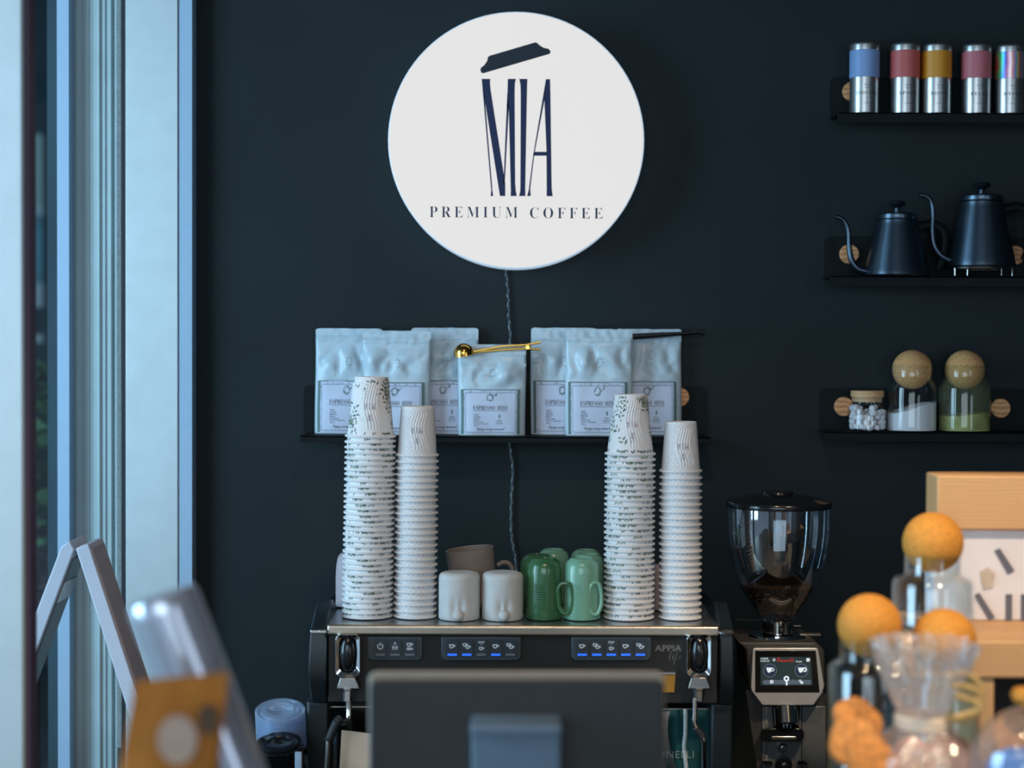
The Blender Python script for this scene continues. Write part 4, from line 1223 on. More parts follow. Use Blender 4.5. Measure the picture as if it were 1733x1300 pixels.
GG = 'green glazed mugs upside down on the machine'
GREEN = [
    (921, 945, 29, 3.066, 'glaze_dark_green', 'dark green dotted mug, front one of the dark green pair', 1, 1),
    (909, 939, 29, 3.165, 'glaze_dark_green', 'dark green mug tucked behind the dotted dark green one', 0, 0),
    (984, 945, 29.5, 3.066, 'glaze_light_green', 'light green mug with its oval handle beside the right cups, in front', 1, 1),
    (994, 938, 27, 3.150, 'glaze_light_green', 'light green mug directly behind the front light green mug', 0, 0),
    (936, 930, 26, 3.262, 'glaze_light_green', 'light green mug at the back behind the dark green pair', 0, 0),
    (991, 931, 26, 3.262, 'glaze_light_green', 'light green mug at the very back behind the other light green mugs', 0, 0)]
for cxp, yt, rp, Ym, gm, lb, dots, hd in GREEN:
    s = S(Ym); c = P(cxp, 1052, Ym); R = rp * 1.06 * s; h = P(cxp, yt, Ym).z - ZTRAY; z0 = ZTRAY + .0005
    root = thing('mug', lb, 'mug', (c.x, Ym, z0), GG)
    b = MB()
    b.lathe([(R - .003, 0), (R - .0005, .0008), (R, .002), (R * .985, h * .3), (R * .97, h * .6), (R * .97, h * .74), (R * .95, h * .85), (R * .88, h * .92), (R * .76, h * .965), (R * .66, h * .98), (R * .62, h), (R * .56, h), (R * .54, h * .985), (0, h * .98)], gm, 48, c=(c.x, Ym, z0))
    if dots:
        for r_ in range(15):
            for k in range(40):
                a = PI + PI * (k + .5 * (r_ % 2)) / 40
                z = .004 + r_ * .0042
                if r_ > 3 and abs(a - 1.5 * PI + .35) > (.42 if r_ < 12 else .25): continue
                rr = R * (1 - .03 * z / h)
                p = Vector((c.x + rr * math.cos(a), Ym + rr * math.sin(a), z0 + z))
                MM = Matrix.Translation(p)
                b.add([(.0011, 0, 0), (-.0011, 0, 0), (0, 0, .0011), (0, 0, -.0011), (.0011 * math.cos(a), .0011 * math.sin(a), 0)], [(0, 2, 4), (2, 1, 4), (1, 3, 4), (3, 0, 4)], gm, MM)
    b.build('body', root)
    if hd:
        hx = cxp + rp - 3
        if gm == 'glaze_dark_green': hpx = [(944, 998), (949, 989), (957, 987), (966, 992), (969, 1010), (968, 1025), (962, 1037), (954, 1038), (948, 1030), (946, 1024)]
        else: hpx = [(998, 1000), (1002, 989), (1009, 986), (1015, 991), (1018, 1010), (1017, 1026), (1011, 1039), (1004, 1039), (999, 1032), (997, 1024)]
        Yh = Ym - R * .8
        MB().tube(smooth_path([P(x, y, Yh) for x, y in hpx] + [P(*hpx[0], Yh)], 4)[:-1], .0034, gm, 10, closed=True).build('handle', root)

# ================================================================== GRINDER
YG = 3.16
gx = P(1317, 960, YG).x; sg = S(YG)
gr = thing('coffee_grinder', 'coffee grinder with clear bean hopper and touch screen, right of the machine', 'grinder', (gx, YG, ZC))
zg = lambda py: P(1317, py, YG).z
hp_ = [(88.5, 856), (88.3, 880), (87.2, 905), (85, 925), (81.5, 945), (76, 965), (68.5, 985), (59, 1003), (47, 1021), (36, 1036), (28, 1049)]
b = MB(); b.lathe([(r * sg, zg(y)) for r, y in hp_] + [(27 * sg, zg(1049)), (35 * sg, zg(1034.5)), (46 * sg, zg(1020)), (87 * sg, zg(880)), (87.3 * sg, zg(856))][0:0], 'hopper_plastic', 64, c=(gx, YG, 0)); b.build('hopper', gr)
b = MB(); b.lathe([(0, zg(858)), (89, zg(858)), (90, zg(856)), (90, zg(851)), (88, zg(848)), (60, zg(841)), (40, zg(838)), (28, zg(836)), (26, zg(832)), (0, zg(831))], 'black_gloss', 64, c=(0, 0, 0), M=Matrix.Translation((gx, YG, 0)) @ Matrix.Diagonal((sg, sg, 1, 1))); b.build('hopper_lid', gr)
b = MB(); b.lathe([(0, zg(1071)), (26.5 * sg, zg(1071)), (26.5 * sg, zg(1051)), (30 * sg, zg(1049)), (27 * sg, zg(1048)), (0, zg(1050))], 'chrome', 40, c=(gx, YG, 0))
b.box(gx - .003, gx + .006, YG - .034, YG - .027, zg(1068), zg(1055), 'black_gloss'); b.tube([(gx + .002, YG - .037, zg(1061)), (gx + .002, YG - .03, zg(1061))], .0028, 'chrome', 10)
b.tube([(gx + .03, YG, zg(1059)), (gx + .042, YG, zg(1059))], .0016, 'steel', 8); b.tube([(gx - .08, YG - .01, zg(1048.5)), (gx - .028, YG, zg(1049))], .0018, 'black_plastic', 8)
b.build('hopper_collar', gr)
b = MB(); b.lathe([(0, zg(1086)), (44 * sg, zg(1086)), (51 * sg, zg(1083)), (51.5 * sg, zg(1078)), (48 * sg, zg(1073)), (0, zg(1071))], 'chrome', 56, c=(gx, YG, 0))
b.box(gx + .04, gx + .078, YG - .008, YG + .008, zg(1074.5), zg(1071.5), 'rail_steel'); b.build('grind_ring', gr)
YH = YG - .085
b = MB()  # shoulders and dark casing
top = zg(1086)
b.prism([(1249, 1087), (1381, 1087), (1396, 1101), (1397, 1166), (1268, 1166), (1262, 1100)], 'grinder_dark', lambda u, v, d: P(u, v, YH + .015) + Vector((0, d, 0)), 0, .15); b.build('casing', gr, bevel=.004)
b = MB()
b.prism([(1276, 1096.5), (1382, 1096.5), (1385, 1099), (1395, 1160), (1392, 1172), (1377, 1194), (1290, 1194), (1272, 1170), (1270.5, 1163), (1274, 1099)], 'grinder_shell', PX(YH), 0, .03); b.build('screen_housing', gr, bevel=.003, seg=3)
b = MB(); b.prism([(1278, 1101.5), (1380.5, 1101.5), (1387, 1172), (1278, 1172)], 'screen_off', PX(YH - .0015), 0, .003); sp = b.build('touch_screen', gr, bevel=.0008)
fl = lambda o: (lambda u, v: P(u, v, YH - .0017 - o))
b = MB(); f0 = fl(.0001)
b.add([f0(1287, 1112), f0(1372, 1112), f0(1375, 1160), f0(1287.5, 1160)], [(0, 1, 2, 3)], 'screen_teal')
f1 = fl(.0003); f2 = fl(.0005)
for u in (1303, 1356.5):
    ring(b, u, 1135, 0, 10.5, f1, 'screen_disc'); ring(b, u, 1135, 10.3, 11.8, f2, 'screen_ring')
    b.add([f2(u - 6, 1130), f2(u + 4, 1130), f2(u + 3, 1135), f2(u, 1138.5), f2(u - 3, 1138.5), f2(u - 5, 1135)], [tuple(range(6))], 'screen_white')
    ring(b, u + 4.5, 1133.5, 1.8, 3, f2, 'screen_white', 0, 360, 14)
ring(b, 1361.5, 1133.5, 3, 4.2, f2, 'screen_white', -100, 100, 12)
b.add([f1(u, v) for u, v in rrect(1291, 1373, 1151, 1158.5, 3.5, 4)], [tuple(range(24))], 'screen_ring')
ring(b, 1331, 1151, 0, 9.5, f1, 'screen_disc', 0, 180); ring(b, 1331, 1148.8, 2, 4.8, f2, 'screen_white')
b.add([f2(1329.8, 1153), f2(1332.8, 1153), f2(1333, 1160), f2(1330, 1160)], [(0, 1, 2, 3)], 'screen_white')
ring(b, 1306, 1154, 1.3, 3, f2, 'screen_white'); ring(b, 1354, 1152.5, .9, 2, f2, 'screen_white'); ring(b, 1357, 1155.5, .9, 2.4, f2, 'screen_white')
b.text('11:05:06', 'screen_white', f2, 1287, 1300, 1116, 1113.3, 1, .02); b.text('12.05.25', 'screen_white', f2, 1287, 1302, 1120.2, 1117.5, 1, .01)
ring(b, 1310, 1117, 1.2, 2.2, f2, 'screen_white', 0, 360, 12)
b.text(mscript('Simonelli'), 'screen_red', f2, 1314, 1344, 1120.5, 1112.5, 1, .0)
b.text('Double', 'screen_white', f2, 1347, 1357, 1121, 1118.3, 1, .01); ring(b, 1367.5, 1117, .8, 3.2, f2, 'screen_white', 0, 360, 16)
b.build('display', sp, recalc=False)
b = MB(); b.prism([(1290, 1196), (1356, 1196), (1356, 1455), (1290, 1455)], 'grinder_column', PX(YH + .030), 0, .10); b.prism([(1296, 1196), (1298.5, 1196), (1298.5, 1330), (1296, 1330)], 'steel', PX(YH + .028), 0, .003); b.build('column', gr)
xa = P(1397, 1200, YH + .03).x
b = MB(); b.prism([(1357, 1195), (1397, 1195), (1399, 1455), (1357, 1455)], 'grinder_column', PX(YH + .034), 0, .11); b.build('right_cover', gr, bevel=.002)
b = MB(); b.prism([(1262, 1168), (1289, 1168), (1289, 1455), (1287, 1340)], 'grinder_dark', PX(YH + .034), 0, .11); b.build('left_cover', gr)
b = MB(); c = P(1331, 1218, YH + .002)
MC = Matrix.Translation(c) @ Matrix.Rotation(math.radians(-28), 4, 'X')
b.lathe([(.0205, -.012), (.0215, -.011), (.0215, .020), (.0165, .020), (.0165, -.012), (.0205, -.012)], 'chrome', 36, MC); b.lathe([(0, .004), (.0166, .004)], 'black_gloss', 36, MC)
ch = b.build('chute', gr)
b = MB(); b.prism([(1306, 1196), (1354, 1196), (1352, 1240), (1310, 1240)], 'black_gloss', PX(YH + .022), 0, .008); b.build('chute_mount', gr, bevel=.002)
b = MB()
b.prism(rrect(1287, 1361, 1233, 1255, 9, 5), 'black_gloss', PX(YH - .004), 0, .03); b.prism(rrect(1305, 1349, 1246, 1253, 3, 3), 'steel', PX(YH - .006), 0, .003); b.build('portafilter_fork', gr, bevel=.003)
b = MB(); c = P(1324, 1265, YH + .026); MC = Matrix.Translation(c) @ Matrix.Rotation(PI / 2, 4, 'X')
b.lathe([(0, -.002), (.0085, -.002), (.0085, .008), (.006, .010), (.004, .010), (.004, .013), (0, .013)], 'steel', 24, MC); b.build('fork_screw', gr)
b = MB(); c = P(1325, 1292, YH + .026); MC = Matrix.Translation(c) @ Matrix.Rotation(PI / 2, 4, 'X')
b.lathe([(0, 0), (.015, 0), (.015, .012), (.012, .015), (0, .015)], 'black_gloss', 28, MC); b.lathe([(0, .014), (.006, .014), (.005, .018), (0, .019)], 'steel', 18, MC)
b.prism([(1290, 1288), (1306, 1288), (1308, 1294), (1294, 1294)], 'black_gloss', PX(YH + .01), 0, .02); b.prism([(1350, 1288), (1362, 1288), (1368, 1294), (1350, 1294)], 'black_gloss', PX(YH + .01), 0, .02); b.build('lower_knob', gr)
xa = P(1262, 1300, YG).x; xb = P(1400, 1300, YG).x
MB().box(xa, xb, YH + .0, YG + .12, ZC, ZC + .045, 'grinder_dark').build('base', gr, bevel=.004)
MB().box(P(1300, 1300, YG).x, P(1390, 1300, YG).x, YH + .045, YG + .09, ZC + .04, zg(1168), 'grinder_dark').build('back_casing', gr)
# beans
rng = random.Random(8); b = MB()


def hop_r(z):
    for (r0, y0), (r1, y1) in zip(hp_, hp_[1:]):
        if zg(y1) <= z <= zg(y0):
            t = (z - zg(y1)) / (zg(y0) - zg(y1)); return (r1 + (r0 - r1) * t) * sg
    return .03


for k in range(520):
    z = rng.uniform(zg(1044), zg(984)); a = rng.uniform(0, 2 * PI)
    lay = rng.random()
    rr = hop_r(z) - .0065 - (.003 if lay < .5 else .012)
    if z > zg(992): rr *= rng.uniform(.5, 1)
    if rr < .004: continue
    M_ = Matrix.Translation((gx + rr * math.cos(a), YG + rr * math.sin(a), z)) @ Matrix.Rotation(rng.random() * 6, 4, 'Z') @ Matrix.Rotation(rng.random() * 6, 4, 'X') @ Matrix.Diagonal((1.5, 1, .75, 1))
    b.sphere((0, 0, 0), .0040, 'bean', 8, 5, M=M_)
b.lathe([(0, zg(1046)), (20 * sg, zg(1044)), (50 * sg, zg(1003)), (60 * sg, zg(990)), (30 * sg, zg(975)), (0, zg(968))], 'bean', 32, c=(gx, YG, 0))
tag(b.build('coffee_beans'), 'dark roasted coffee beans filling the bottom of the grinder hopper', 'coffee beans', kind='stuff')
b = MB(); b.lathe([(56 * sg, zg(983)), (30 * sg, zg(968)), (8 * sg, zg(956)), (0, zg(955))], 'jar_smoke', 40, c=(gx, YG, 0)); b.build('baffle_cone', gr)

# ================================================================== LIDS AT THE LEFT
YL = 3.02
axis = Vector((.0, -math.sin(math.radians(17)), math.cos(math.radians(17))))
RL = Matrix.Rotation(math.radians(17), 4, 'X')


def lid_mesh(m, R):
    b = MB()
    b.lathe([(R, .0), (R + .0014, .001), (R + .0014, .0032), (R - .0005, .0036), (R - .004, .0036), (R - .0052, .0008), (R * .80, .0006), (R * .78, .0052), (R * .55, .0060), (R * .52, .0046), (0, .0042)], m, 48)
    return b.mesh('cup_lid', sharp=50)


lc = P(474, 1205, YL)
hold = thing('lid_holder', 'lid rack with grey posts left of the coffee machine', 'lid rack', (lc.x, YL, ZC))
me_ = lid_mesh('lid_plastic', .0425); nL = 14
for k in range(nL):
    o = bpy.data.objects.new('cup_lid', me_); COL.objects.link(o)
    o.matrix_world = Matrix.Translation(lc - axis * (.0052 * k)) @ RL
    tag(o, 'clear plastic cup lid, %s in the clear stack left of the machine' % ('topmost' if k == 0 else ORD[k] + ' from the top'), 'cup lid', 'clear cup lids in the rack')
me_ = lid_mesh('black_gloss', .040); lb_ = P(473, 1262, YL - .075)
for k in range(8):
    o = bpy.data.objects.new('cup_lid', me_); COL.objects.link(o)
    o.matrix_world = Matrix.Translation(lb_ - axis * (.006 * k)) @ RL
    tag(o, 'black cup lid, %s in the black stack below the clear lids' % ('topmost' if k == 0 else ORD[k] + ' from the top'), 'cup lid', 'black cup lids in the rack')
for px, w in ((434.5, 10), (508.5, 11)):
    c = P(px, 1266, YL - .095)
    MB().box(c.x - w / 2 * S(2.92), c.x + w / 2 * S(2.92), YL - .125, YL - .122, ZC + .004, c.z, 'aluminium_sky_tint').build('post', hold, bevel=.0008)
MB().box(lc.x - .055, lc.x + .06, YL - .13, YL + .055, ZC + .0002, ZC + .004, 'black_metal').build('base_plate', hold, bevel=.001)
q1 = lc - axis * (.0052 * nL + .001); q2 = lb_ - axis * (.006 * 8 + .001)
for q in (q1, q2):
    b = MB(); b.lathe([(0, -.004), (.046, -.004), (.046, 0), (0, 0)], 'black_metal', 32, Matrix.Translation(q) @ RL)
    b.tube([q - axis * .003, (q.x, q.y + .01, ZC + .004)], .012, 'black_metal', 12); b.build('support', hold)

# ================================================================== A-FRAME BOARD AT THE WINDOW
YA = 3.0
dA = .105
ab = thing('a_frame_board', 'small white A-frame menu board standing in front of the window profiles', 'menu board', (P(130, 1000, YA).x, YA + .05, ZC))
yfl = 584 + (CAM.z - ZC) / YA * F  # photo row where the worktop lies at that depth


def dn(p, q, y):
    t = (y - p[1]) / (q[1] - p[1]); return (p[0] + (q[0] - p[0]) * t, y)


for nm, o0, o1, i0, i1 in (('right', (149.5, 921), (228, 1161), (128, 929), (216, 1203)), ('left', (103, 926), (47, 1073), (126, 930), (47, 1142))):
    ot, it_ = o0, i0
    ob_, ib_ = dn(o0, o1, 1500), dn(i0, i1, 1500)
    mid = ((ot[0] + it_[0]) / 2 + (3 if nm == 'left' else 0), 916 if nm == 'left' else 923)
    poly = [ot, mid, it_, ib_, ob_]
    b = MB(); b.prism(poly, 'board_white', lambda u, v, d: P(u, v, YA) + Vector((0, d, 0)), 0, dA)
    lf = b.build('leaf', ab, bevel=.002)
    b = MB()   # outer face panel (grey) and inner dark glossy panel
    def face(a, c, t0, t1, off, m):
        p = [P(*a, YA), P(*c, YA)]
        d_ = (p[1] - p[0]); s0 = p[0] + d_ * t0; s1 = p[0] + d_ * t1
        nrm = Vector((-d_.z, 0, d_.x)).normalized() * off
        v0, v1 = Vector((0, .010, 0)), Vector((0, dA - .006, 0))
        q = [s0 + v0, s0 + v1, s1 + v1, s1 + v0]
        b.hexa([x + nrm for x in q] + [x - nrm * .2 for x in q], m)
    if nm == 'right':
        face(ot, ob_, .015, .97, .0014, 'board_grey'); b.build('outer_panel', lf)
    else:
        face(it_, ib_, .03, .97, -.0014 if False else .0014, 'board_panel'); b.build('inner_panel', lf)
        b = MB(); face(it_, ib_, .10, .16, .0026, 'bench_white'); b.build('painted_highlight', lf)  # pale patch: a highlight in the glossy panel, painted on

# ================================================================== FOREGROUND: LEFT
YT = 1.78
ta = P(272, 1008, YT); tb_ = P(400, 1335, YT); dv = (tb_ - ta).normalized()
L = (ta.z - ZF - .022) / -dv.z
rt_ = 61 * S(YT)
b = MB()
prof = [(0, .004), (rt_ * .80, .004), (rt_ * .93, 0), (rt_, .006)]
for k in range(1, 40): prof.append((rt_ * (1 + .012 * (k % 2)), .006 + (L - .012) * k / 40))
prof += [(rt_ * .99, L - .005), (rt_ * .96, L - .002), (rt_ * .90, L), (0, L)]
MR = Matrix.Translation(ta) @ dv.to_track_quat('Z', 'Y').to_matrix().to_4x4()
b.lathe(prof, 'foil', 48, MR)
tag(b.build('lid_sleeve', loc=tuple(ta), sharp=60), 'leaning silvery plastic sleeve of stacked lids behind the kraft pouch', 'plastic sleeve')
YP = 1.62
kp = thing('kraft_pouch', 'brown kraft pouch with two round stickers standing in front of the silvery sleeve', 'pouch', (P(295, 1250, YP).x, YP + .02, ZF))
zb_px = 584 + (CAM.z - ZF) / YP * F - 4
cor = [(229, 1152), (386, 1137), (388, 1150), (372, 1320), (365, zb_px), (170, zb_px), (203, 1300)]
b = MB()
NV = 24; NU = 14; vs = []; fs = []
for sd in (0, 1):
    for j in range(NV + 1):
        t = j / NV; y = 1145 + (zb_px - 1145) * t
        xa = 229 - (26 / 148) * (y - 1152) if y > 1152 else 229; xb = 387 - .11 * max(0, y - 1150)
        for i in range(NU + 1):
            u = i / NU; e = 1 - (2 * u - 1) ** 4
            yy = y + (8 - 15 * u) * (1 - t)
            th = .002 + .020 * min(1, t * 1.5) * e
            p = P(xa + (xb - xa) * u, yy, YP); p.y += th if sd else -th * .6
            p.y += .0015 * noise.noise(Vector((u * 4, t * 6, sd)))
            vs.append(p)
n1 = (NU + 1) * (NV + 1)
for j in range(NV):
    for i in range(NU):
        a = j * (NU + 1) + i; q = (a, a + 1, a + NU + 2, a + NU + 1); fs.append(q); fs.append(tuple(n1 + k for k in reversed(q)))
per = [i for i in range(NU + 1)] + [j * (NU + 1) + NU for j in range(1, NV + 1)] + [NV * (NU + 1) + i for i in range(NU - 1, -1, -1)] + [j * (NU + 1) for j in range(NV - 1, 0, -1)]
for a, c in zip(per, per[1:] + per[:1]): fs.append((c, a, n1 + a, n1 + c))
b.add(vs, fs, 'kraft'); b.build('pouch_body', kp, sharp=80)
for (u, v, rx, ry, m_, nm) in ((300, 1252, 34, 42, 'sticker_pale', 'pale_sticker'), (352, 1218, 17, 26, 'sticker_dark', 'dark_sticker')):
    b = MB(); b.prism([(u + rx * math.cos(2 * PI * k / 32), v + ry * math.sin(2 * PI * k / 32)) for k in range(32)], m_, PX(YP - .0185), 0, .004)
    o = b.build(nm, kp); o['label'] = 'pale round sticker' if 'pale' in nm else 'small dark oval sticker'

# ================================================================== MONITOR
YS = 2.0
mo = thing('point_of_sale_monitor', 'dark grey back of a till monitor standing on the serving counter', 'monitor', (P(875, 1250, YS).x, YS, ZF))
b = MB(); fn = PX(YS)
zbm = ZF + .045
ybm = 584 + (CAM.z - zbm) / YS * F
b.prism(rrect(626, 1123, 1151, ybm, 14, 5), 'monitor_grey', PX(YS), 0, .022); b.build('back_cover', mo, bevel=.003, seg=3)
b = MB(); b.prism(rrect(624, 1125, 1136, ybm, 14, 5), 'monitor_edge_lit', PX(YS + .022), 0, .010); b.build('screen_bezel', mo, bevel=.002)  # stands above the cover so the painted lit edge shows
b = MB(); b.prism(rrect(798, 949, 1234, ybm - 60, 6, 4), 'monitor_bracket', lambda u, v, d: P(u, v, YS - .05) + Vector((0, d, 0)), 0, .05)
b.prism(rrect(796, 951, 1228, 1246, 5, 4), 'monitor_bracket', lambda u, v, d: P(u, v, YS - .06) + Vector((0, d, 0)), 0, .06)
b.build('bracket', mo, bevel=.004, seg=3)
cx = P(874, 1250, YS).x
b = MB(); b.box(cx - .045, cx + .045, YS - .045, YS - .005, ZF + .008, ZF + .16, 'monitor_grey'); b.build('neck', mo, bevel=.003)
MB().box(cx - .10, cx + .10, YS - .10, YS + .08, ZF, ZF + .010, 'monitor_grey').build('foot_plate', mo, bevel=.003)

# ================================================================== FOREGROUND: RIGHT
zR = P(1640, 1085, 2.42).z
ri = thing('wooden_riser', 'pale wooden riser shelf carrying the white logo sign and one cork ball jar', 'riser', (P(1700, 1100, 2.5).x, 2.52, ZF))
x0, x1 = P(1528, 1100, 2.42).x, P(1990, 1100, 2.42).x
zR0 = P(1640, 1148, 2.42).z
MB().box(x0, x1, 2.42, 2.70, zR0, zR, 'wood_board').build('top_board', ri, bevel=.003)
for a_, c_ in ((1652, 1684), (1958, 1990)):
    MB().box(P(a_, 1200, 2.42).x, P(c_, 1200, 2.42).x, 2.425, 2.695, ZF, zR0, 'wood_board').build('leg', ri, bevel=.002)
MB().box(P(1684, 1200, 2.42).x, P(1958, 1200, 2.42).x, 2.60, 2.61, ZF, zR0, 'gap_darkness').build('dark_gap_sheet', ri)  # black sheet put in for the darkness of the gap

YSG = 2.60
sgn_ = thing('logo_sign', 'white printed sign with wooden header board standing on the riser', 'sign', (P(1700, 1000, YSG).x, YSG, zR))
zs0 = zR + .0005; ys0 = 584 + (CAM.z - zs0) / YSG * F
xs0, xs1 = P(1578, 980, YSG).x, P(1830, 980, YSG).x
MB().box(xs0, xs1, YSG, YSG + .05, zs0, P(1650, 897, YSG).z, 'poster_white').build('printed_panel', sgn_, bevel=.002)
MB().box(P(1583, 850, YSG).x, xs1, YSG - .012, YSG + .06, P(1650, 896, YSG).z, P(1650, 804, YSG).z, 'wood_board').build('header_board', sgn_, bevel=.003)
b = MB()
fp = PX(YSG - .002)
for q in ([(1683, 932), (1692, 928), (1717, 966), (1706, 972)], [(1649, 1008), (1657, 1003), (1684, 1045), (1674, 1050)], [(1702, 1006), (1713, 1006), (1713, 1052), (1702, 1052)], [(1728, 1006), (1738, 1006), (1738, 1052), (1728, 1052)], [(1756, 1004), (1764, 1004), (1784, 1052), (1774, 1052)], [(1756, 1004), (1750, 1052), (1743, 1052)]):
    b.prism(q, 'poster_ink', fp, 0, .001)
b.text(mserif('PREMIUM'), 'poster_ink', lambda u, v: P(u, v, YSG - .002), 1660, 1742, 1079, 1070, 1.3); b.text(mserif('COFFEE'), 'poster_ink', lambda u, v: P(u, v, YSG - .002), 1752, 1815, 1079, 1070, 1.3)
b.prism([(1658, 968), (1672, 960), (1684, 972), (1680, 994), (1664, 998)], 'poster_tan', fp, 0, .001)
b.build('print', sgn_, recalc=False)

GJ = 'cork ball jars on the serving counter'


def tall_jar(label, ballx, bally, br, Yj_, zb, bodyhw, seed):
    s = S(Yj_); c = P(ballx, bally, Yj_)
    r_body = bodyhw * s; rb2 = br * s
    hz = c.z - zb
    neck = rb2 * .93
    root = thing('storage_jar', label, 'jar', (c.x, Yj_, zb), GJ)
    hs = hz - rb2 * 1.05   # shoulder height
    b = MB()
    b.lathe([(0, 0), (r_body - .006, 0), (r_body, .006), (r_body, hs - .014), (r_body - .004, hs - .006), (neck + .001, hs), (neck, hs + .004), (neck, hz - rb2 * .10), (neck + .001, hz - rb2 * .06), (neck - .002, hz - rb2 * .06), (neck - .002, hs + .002), (r_body - .006, hs - .010), (r_body - .003, hs - .02), (r_body - .003, .008), (r_body - .008, .004), (0, .004)], 'jar_glass', 48, c=(c.x, Yj_, zb)); b.build('glass_body', root)
    MB().sphere(tuple(c), rb2, 'cork_warm', 36, 24).build('cork_ball', root)


tall_jar('clear jar with a cork ball stopper standing on the wooden riser, highest of the three', 1579, 918, 51, 2.50, zR + .0005, 69, 1)
tall_jar('tall clear jar with cork ball stopper, left one on the serving counter', 1472, 1059, 54, 2.31, ZF + .0005, 70, 2)
tall_jar('clear jar with cork ball stopper half hidden behind the cellophane bag', 1598, 1084, 54, 2.30, ZF + .0005, 60, 3)

# crate with biscuits in cellophane and a glass cloche
zK = P(1560, 1352, 2.08).z
xk0, xk1 = P(1412, 1352, 2.0).x, P(1860, 1352, 2.0).x
cr = thing('wooden_crate', 'low wooden crate under the cellophane biscuit bag and the glass cloche', 'crate', ((xk0 + xk1) / 2, 2.05, ZF))
MB().box(xk0, xk1, 1.93, 2.19, zK - .012, zK, 'wood_board').build('top_board', cr, bevel=.002)
for x_ in (xk0 + .006, xk1 - .018): MB().box(x_, x_ + .012, 1.94, 2.18, ZF, zK - .012, 'wood_board').build('side_board', cr)
MB().box(xk0 + .018, xk1 - .018, 1.94, 1.952, ZF, zK - .014, 'wood_board').build('front_board', cr)

YBG = 2.09; sb_ = S(YBG)
cbx = P(1560, 1300, YBG).x
cb = thing('cellophane_bag', 'clear cellophane bag of biscuits gathered at the neck and flaring open above', 'biscuit bag', (cbx, YBG, zK))
zpx = lambda py: P(1560, py, YBG).z


def crinkle(r, z, a):
    k = max(0, min(1, (z - zpx(1300)) / .15))
    return r * (1 + (.05 + .10 * k) * math.sin(a * 9 + z * 30) * math.sin(a * 4 + 1) + .07 * k * math.sin(a * 17))


b = MB()
prof = [(0, zK + .001), (96 * sb_, zK + .002), (104 * sb_, zK + .02), (104 * sb_, zpx(1290)), (92 * sb_, zpx(1270)), (62 * sb_, zpx(1245)), (40 * sb_, zpx(1226)), (38 * sb_, zpx(1214)), (48 * sb_, zpx(1190)), (60 * sb_, zpx(1160)), (72 * sb_, zpx(1130)), (80 * sb_, zpx(1105)), (86 * sb_, zpx(1085))]
b.lathe(prof, 'cellophane', 90, c=(cbx, YBG, 0), fn=lambda r, z, a: crinkle(r, z, a)); b.build('film', cb, sharp=30, recalc=False)
b = MB(); b.lathe([(44 * sb_, zpx(1232)), (47 * sb_, zpx(1228)), (47 * sb_, zpx(1212)), (44 * sb_, zpx(1208))], 'ribbon', 40, c=(cbx, YBG, 0)); b.build('ribbon_tie', cb)
b = MB()
for k, ph in enumerate((0, .35, .7)):
    pts = []
    for i in range(22):
        t = i / 21
        pts.append(P(1600 + 62 * math.sin(PI * t) * (1 - .15 * k) + 8 * k, 1215 - 70 * t + 16 * k * t + 30 * math.sin(2 * PI * t) * (.6 - .3 * k), YBG - .02 - .008 * k))
    b.tube(pts, .0042, 'raffia', 8)
b.build('raffia_bow', cb)


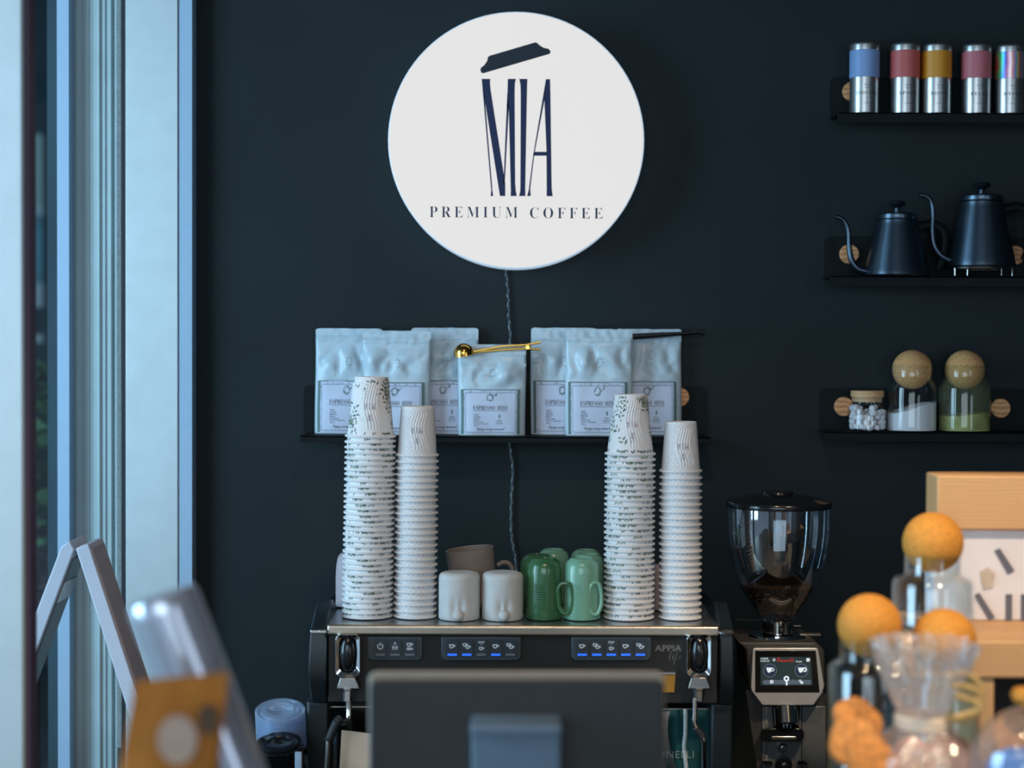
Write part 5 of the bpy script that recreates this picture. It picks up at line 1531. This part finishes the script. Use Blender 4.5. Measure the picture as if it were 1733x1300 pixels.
def biscuit(label, px, py, Y, tilt, m='biscuit', group='biscuits in the cellophane bag', r=.031):
    c = P(px, py, Y)
    b = MB(); b.lathe([(0, -.0065), (r * .85, -.0065), (r * .98, -.003), (r, .001), (r * .9, .006), (r * .5, .0085), (0, .009)], m, 28, Matrix.Translation(c) @ Matrix.Rotation(tilt[0], 4, 'X') @ Matrix.Rotation(tilt[1], 4, 'Y'), fn=lambda rr, z, a: rr * (1 + .04 * math.sin(a * 5 + px)))
    tag(b.build('biscuit', loc=tuple(c)), label, 'biscuit', group)


biscuit('round orange biscuit at the top left of the cellophane bag', 1452, 1222, YBG + .01, (.9, .3), r=.033)
biscuit('round orange biscuit leaning below the top left biscuit', 1448, 1258, YBG - .02, (1.0, -.2), r=.033)
biscuit('golden biscuit standing low at the front left of the cellophane bag', 1478, 1297, YBG - .04, (1.2, .2), r=.033)
biscuit('pinkish biscuit low in the middle of the cellophane bag', 1545, 1292, YBG - .01, (1.25, .1), 'biscuit_pink')
biscuit('reddish biscuit under the ribbon at the middle right of the bag', 1606, 1290, YBG, (1.25, -.2), 'biscuit_pink')
biscuit('pinkish biscuit behind the cellophane flare beside the raffia bow', 1600, 1318, YBG + .03, (.3, .1), 'biscuit_pink')
biscuit('golden biscuit at the bottom of the cellophane bag', 1510, 1330, YBG + .01, (.1, .05))

YCL = 2.03; scl = S(YCL); ccx = P(1742, 1300, YCL).x
gc = thing('glass_cloche', 'glass dome with a wooden knob at the lower right corner', 'cloche', (ccx, YCL, zK))
rc = 103 * scl; ztop = P(1742, 1196, YCL).z
hh = ztop - zK - .001
b = MB()
b.lathe([(rc, zK + .001), (rc, zK + hh * .35)] + [(rc * math.cos(t), zK + hh * .35 + (hh * .65) * math.sin(t)) for t in [PI / 2 * k / 12 for k in range(1, 12)]] + [(0, ztop)], 'cloche_glass', 56, c=(ccx, YCL, 0)); b.build('dome', gc)
b = MB(); b.lathe([(0, -.002), (.008, -.002), (.009, .003), (.019, .006), (.022, .013), (.019, .020), (0, .022)], 'cork_warm', 28, c=(ccx, YCL, ztop)); b.build('knob', gc)
biscuit('biscuit leaning under the glass dome at the lower right corner', 1722, 1250, YCL, (1.1, -.3), 'biscuit', 'sweets under the glass dome')
b = MB(); c = P(1722, 1300, YCL - .03); b.sphere(c, .030, 'blue_wrap', 20, 14, (1.2, .7, .8)); tag(b.build('wrapped_sweet', loc=tuple(c)), 'blue wrapped sweet under the glass dome at the lower right corner', 'sweet', 'sweets under the glass dome')

bpy.context.view_layer.update()
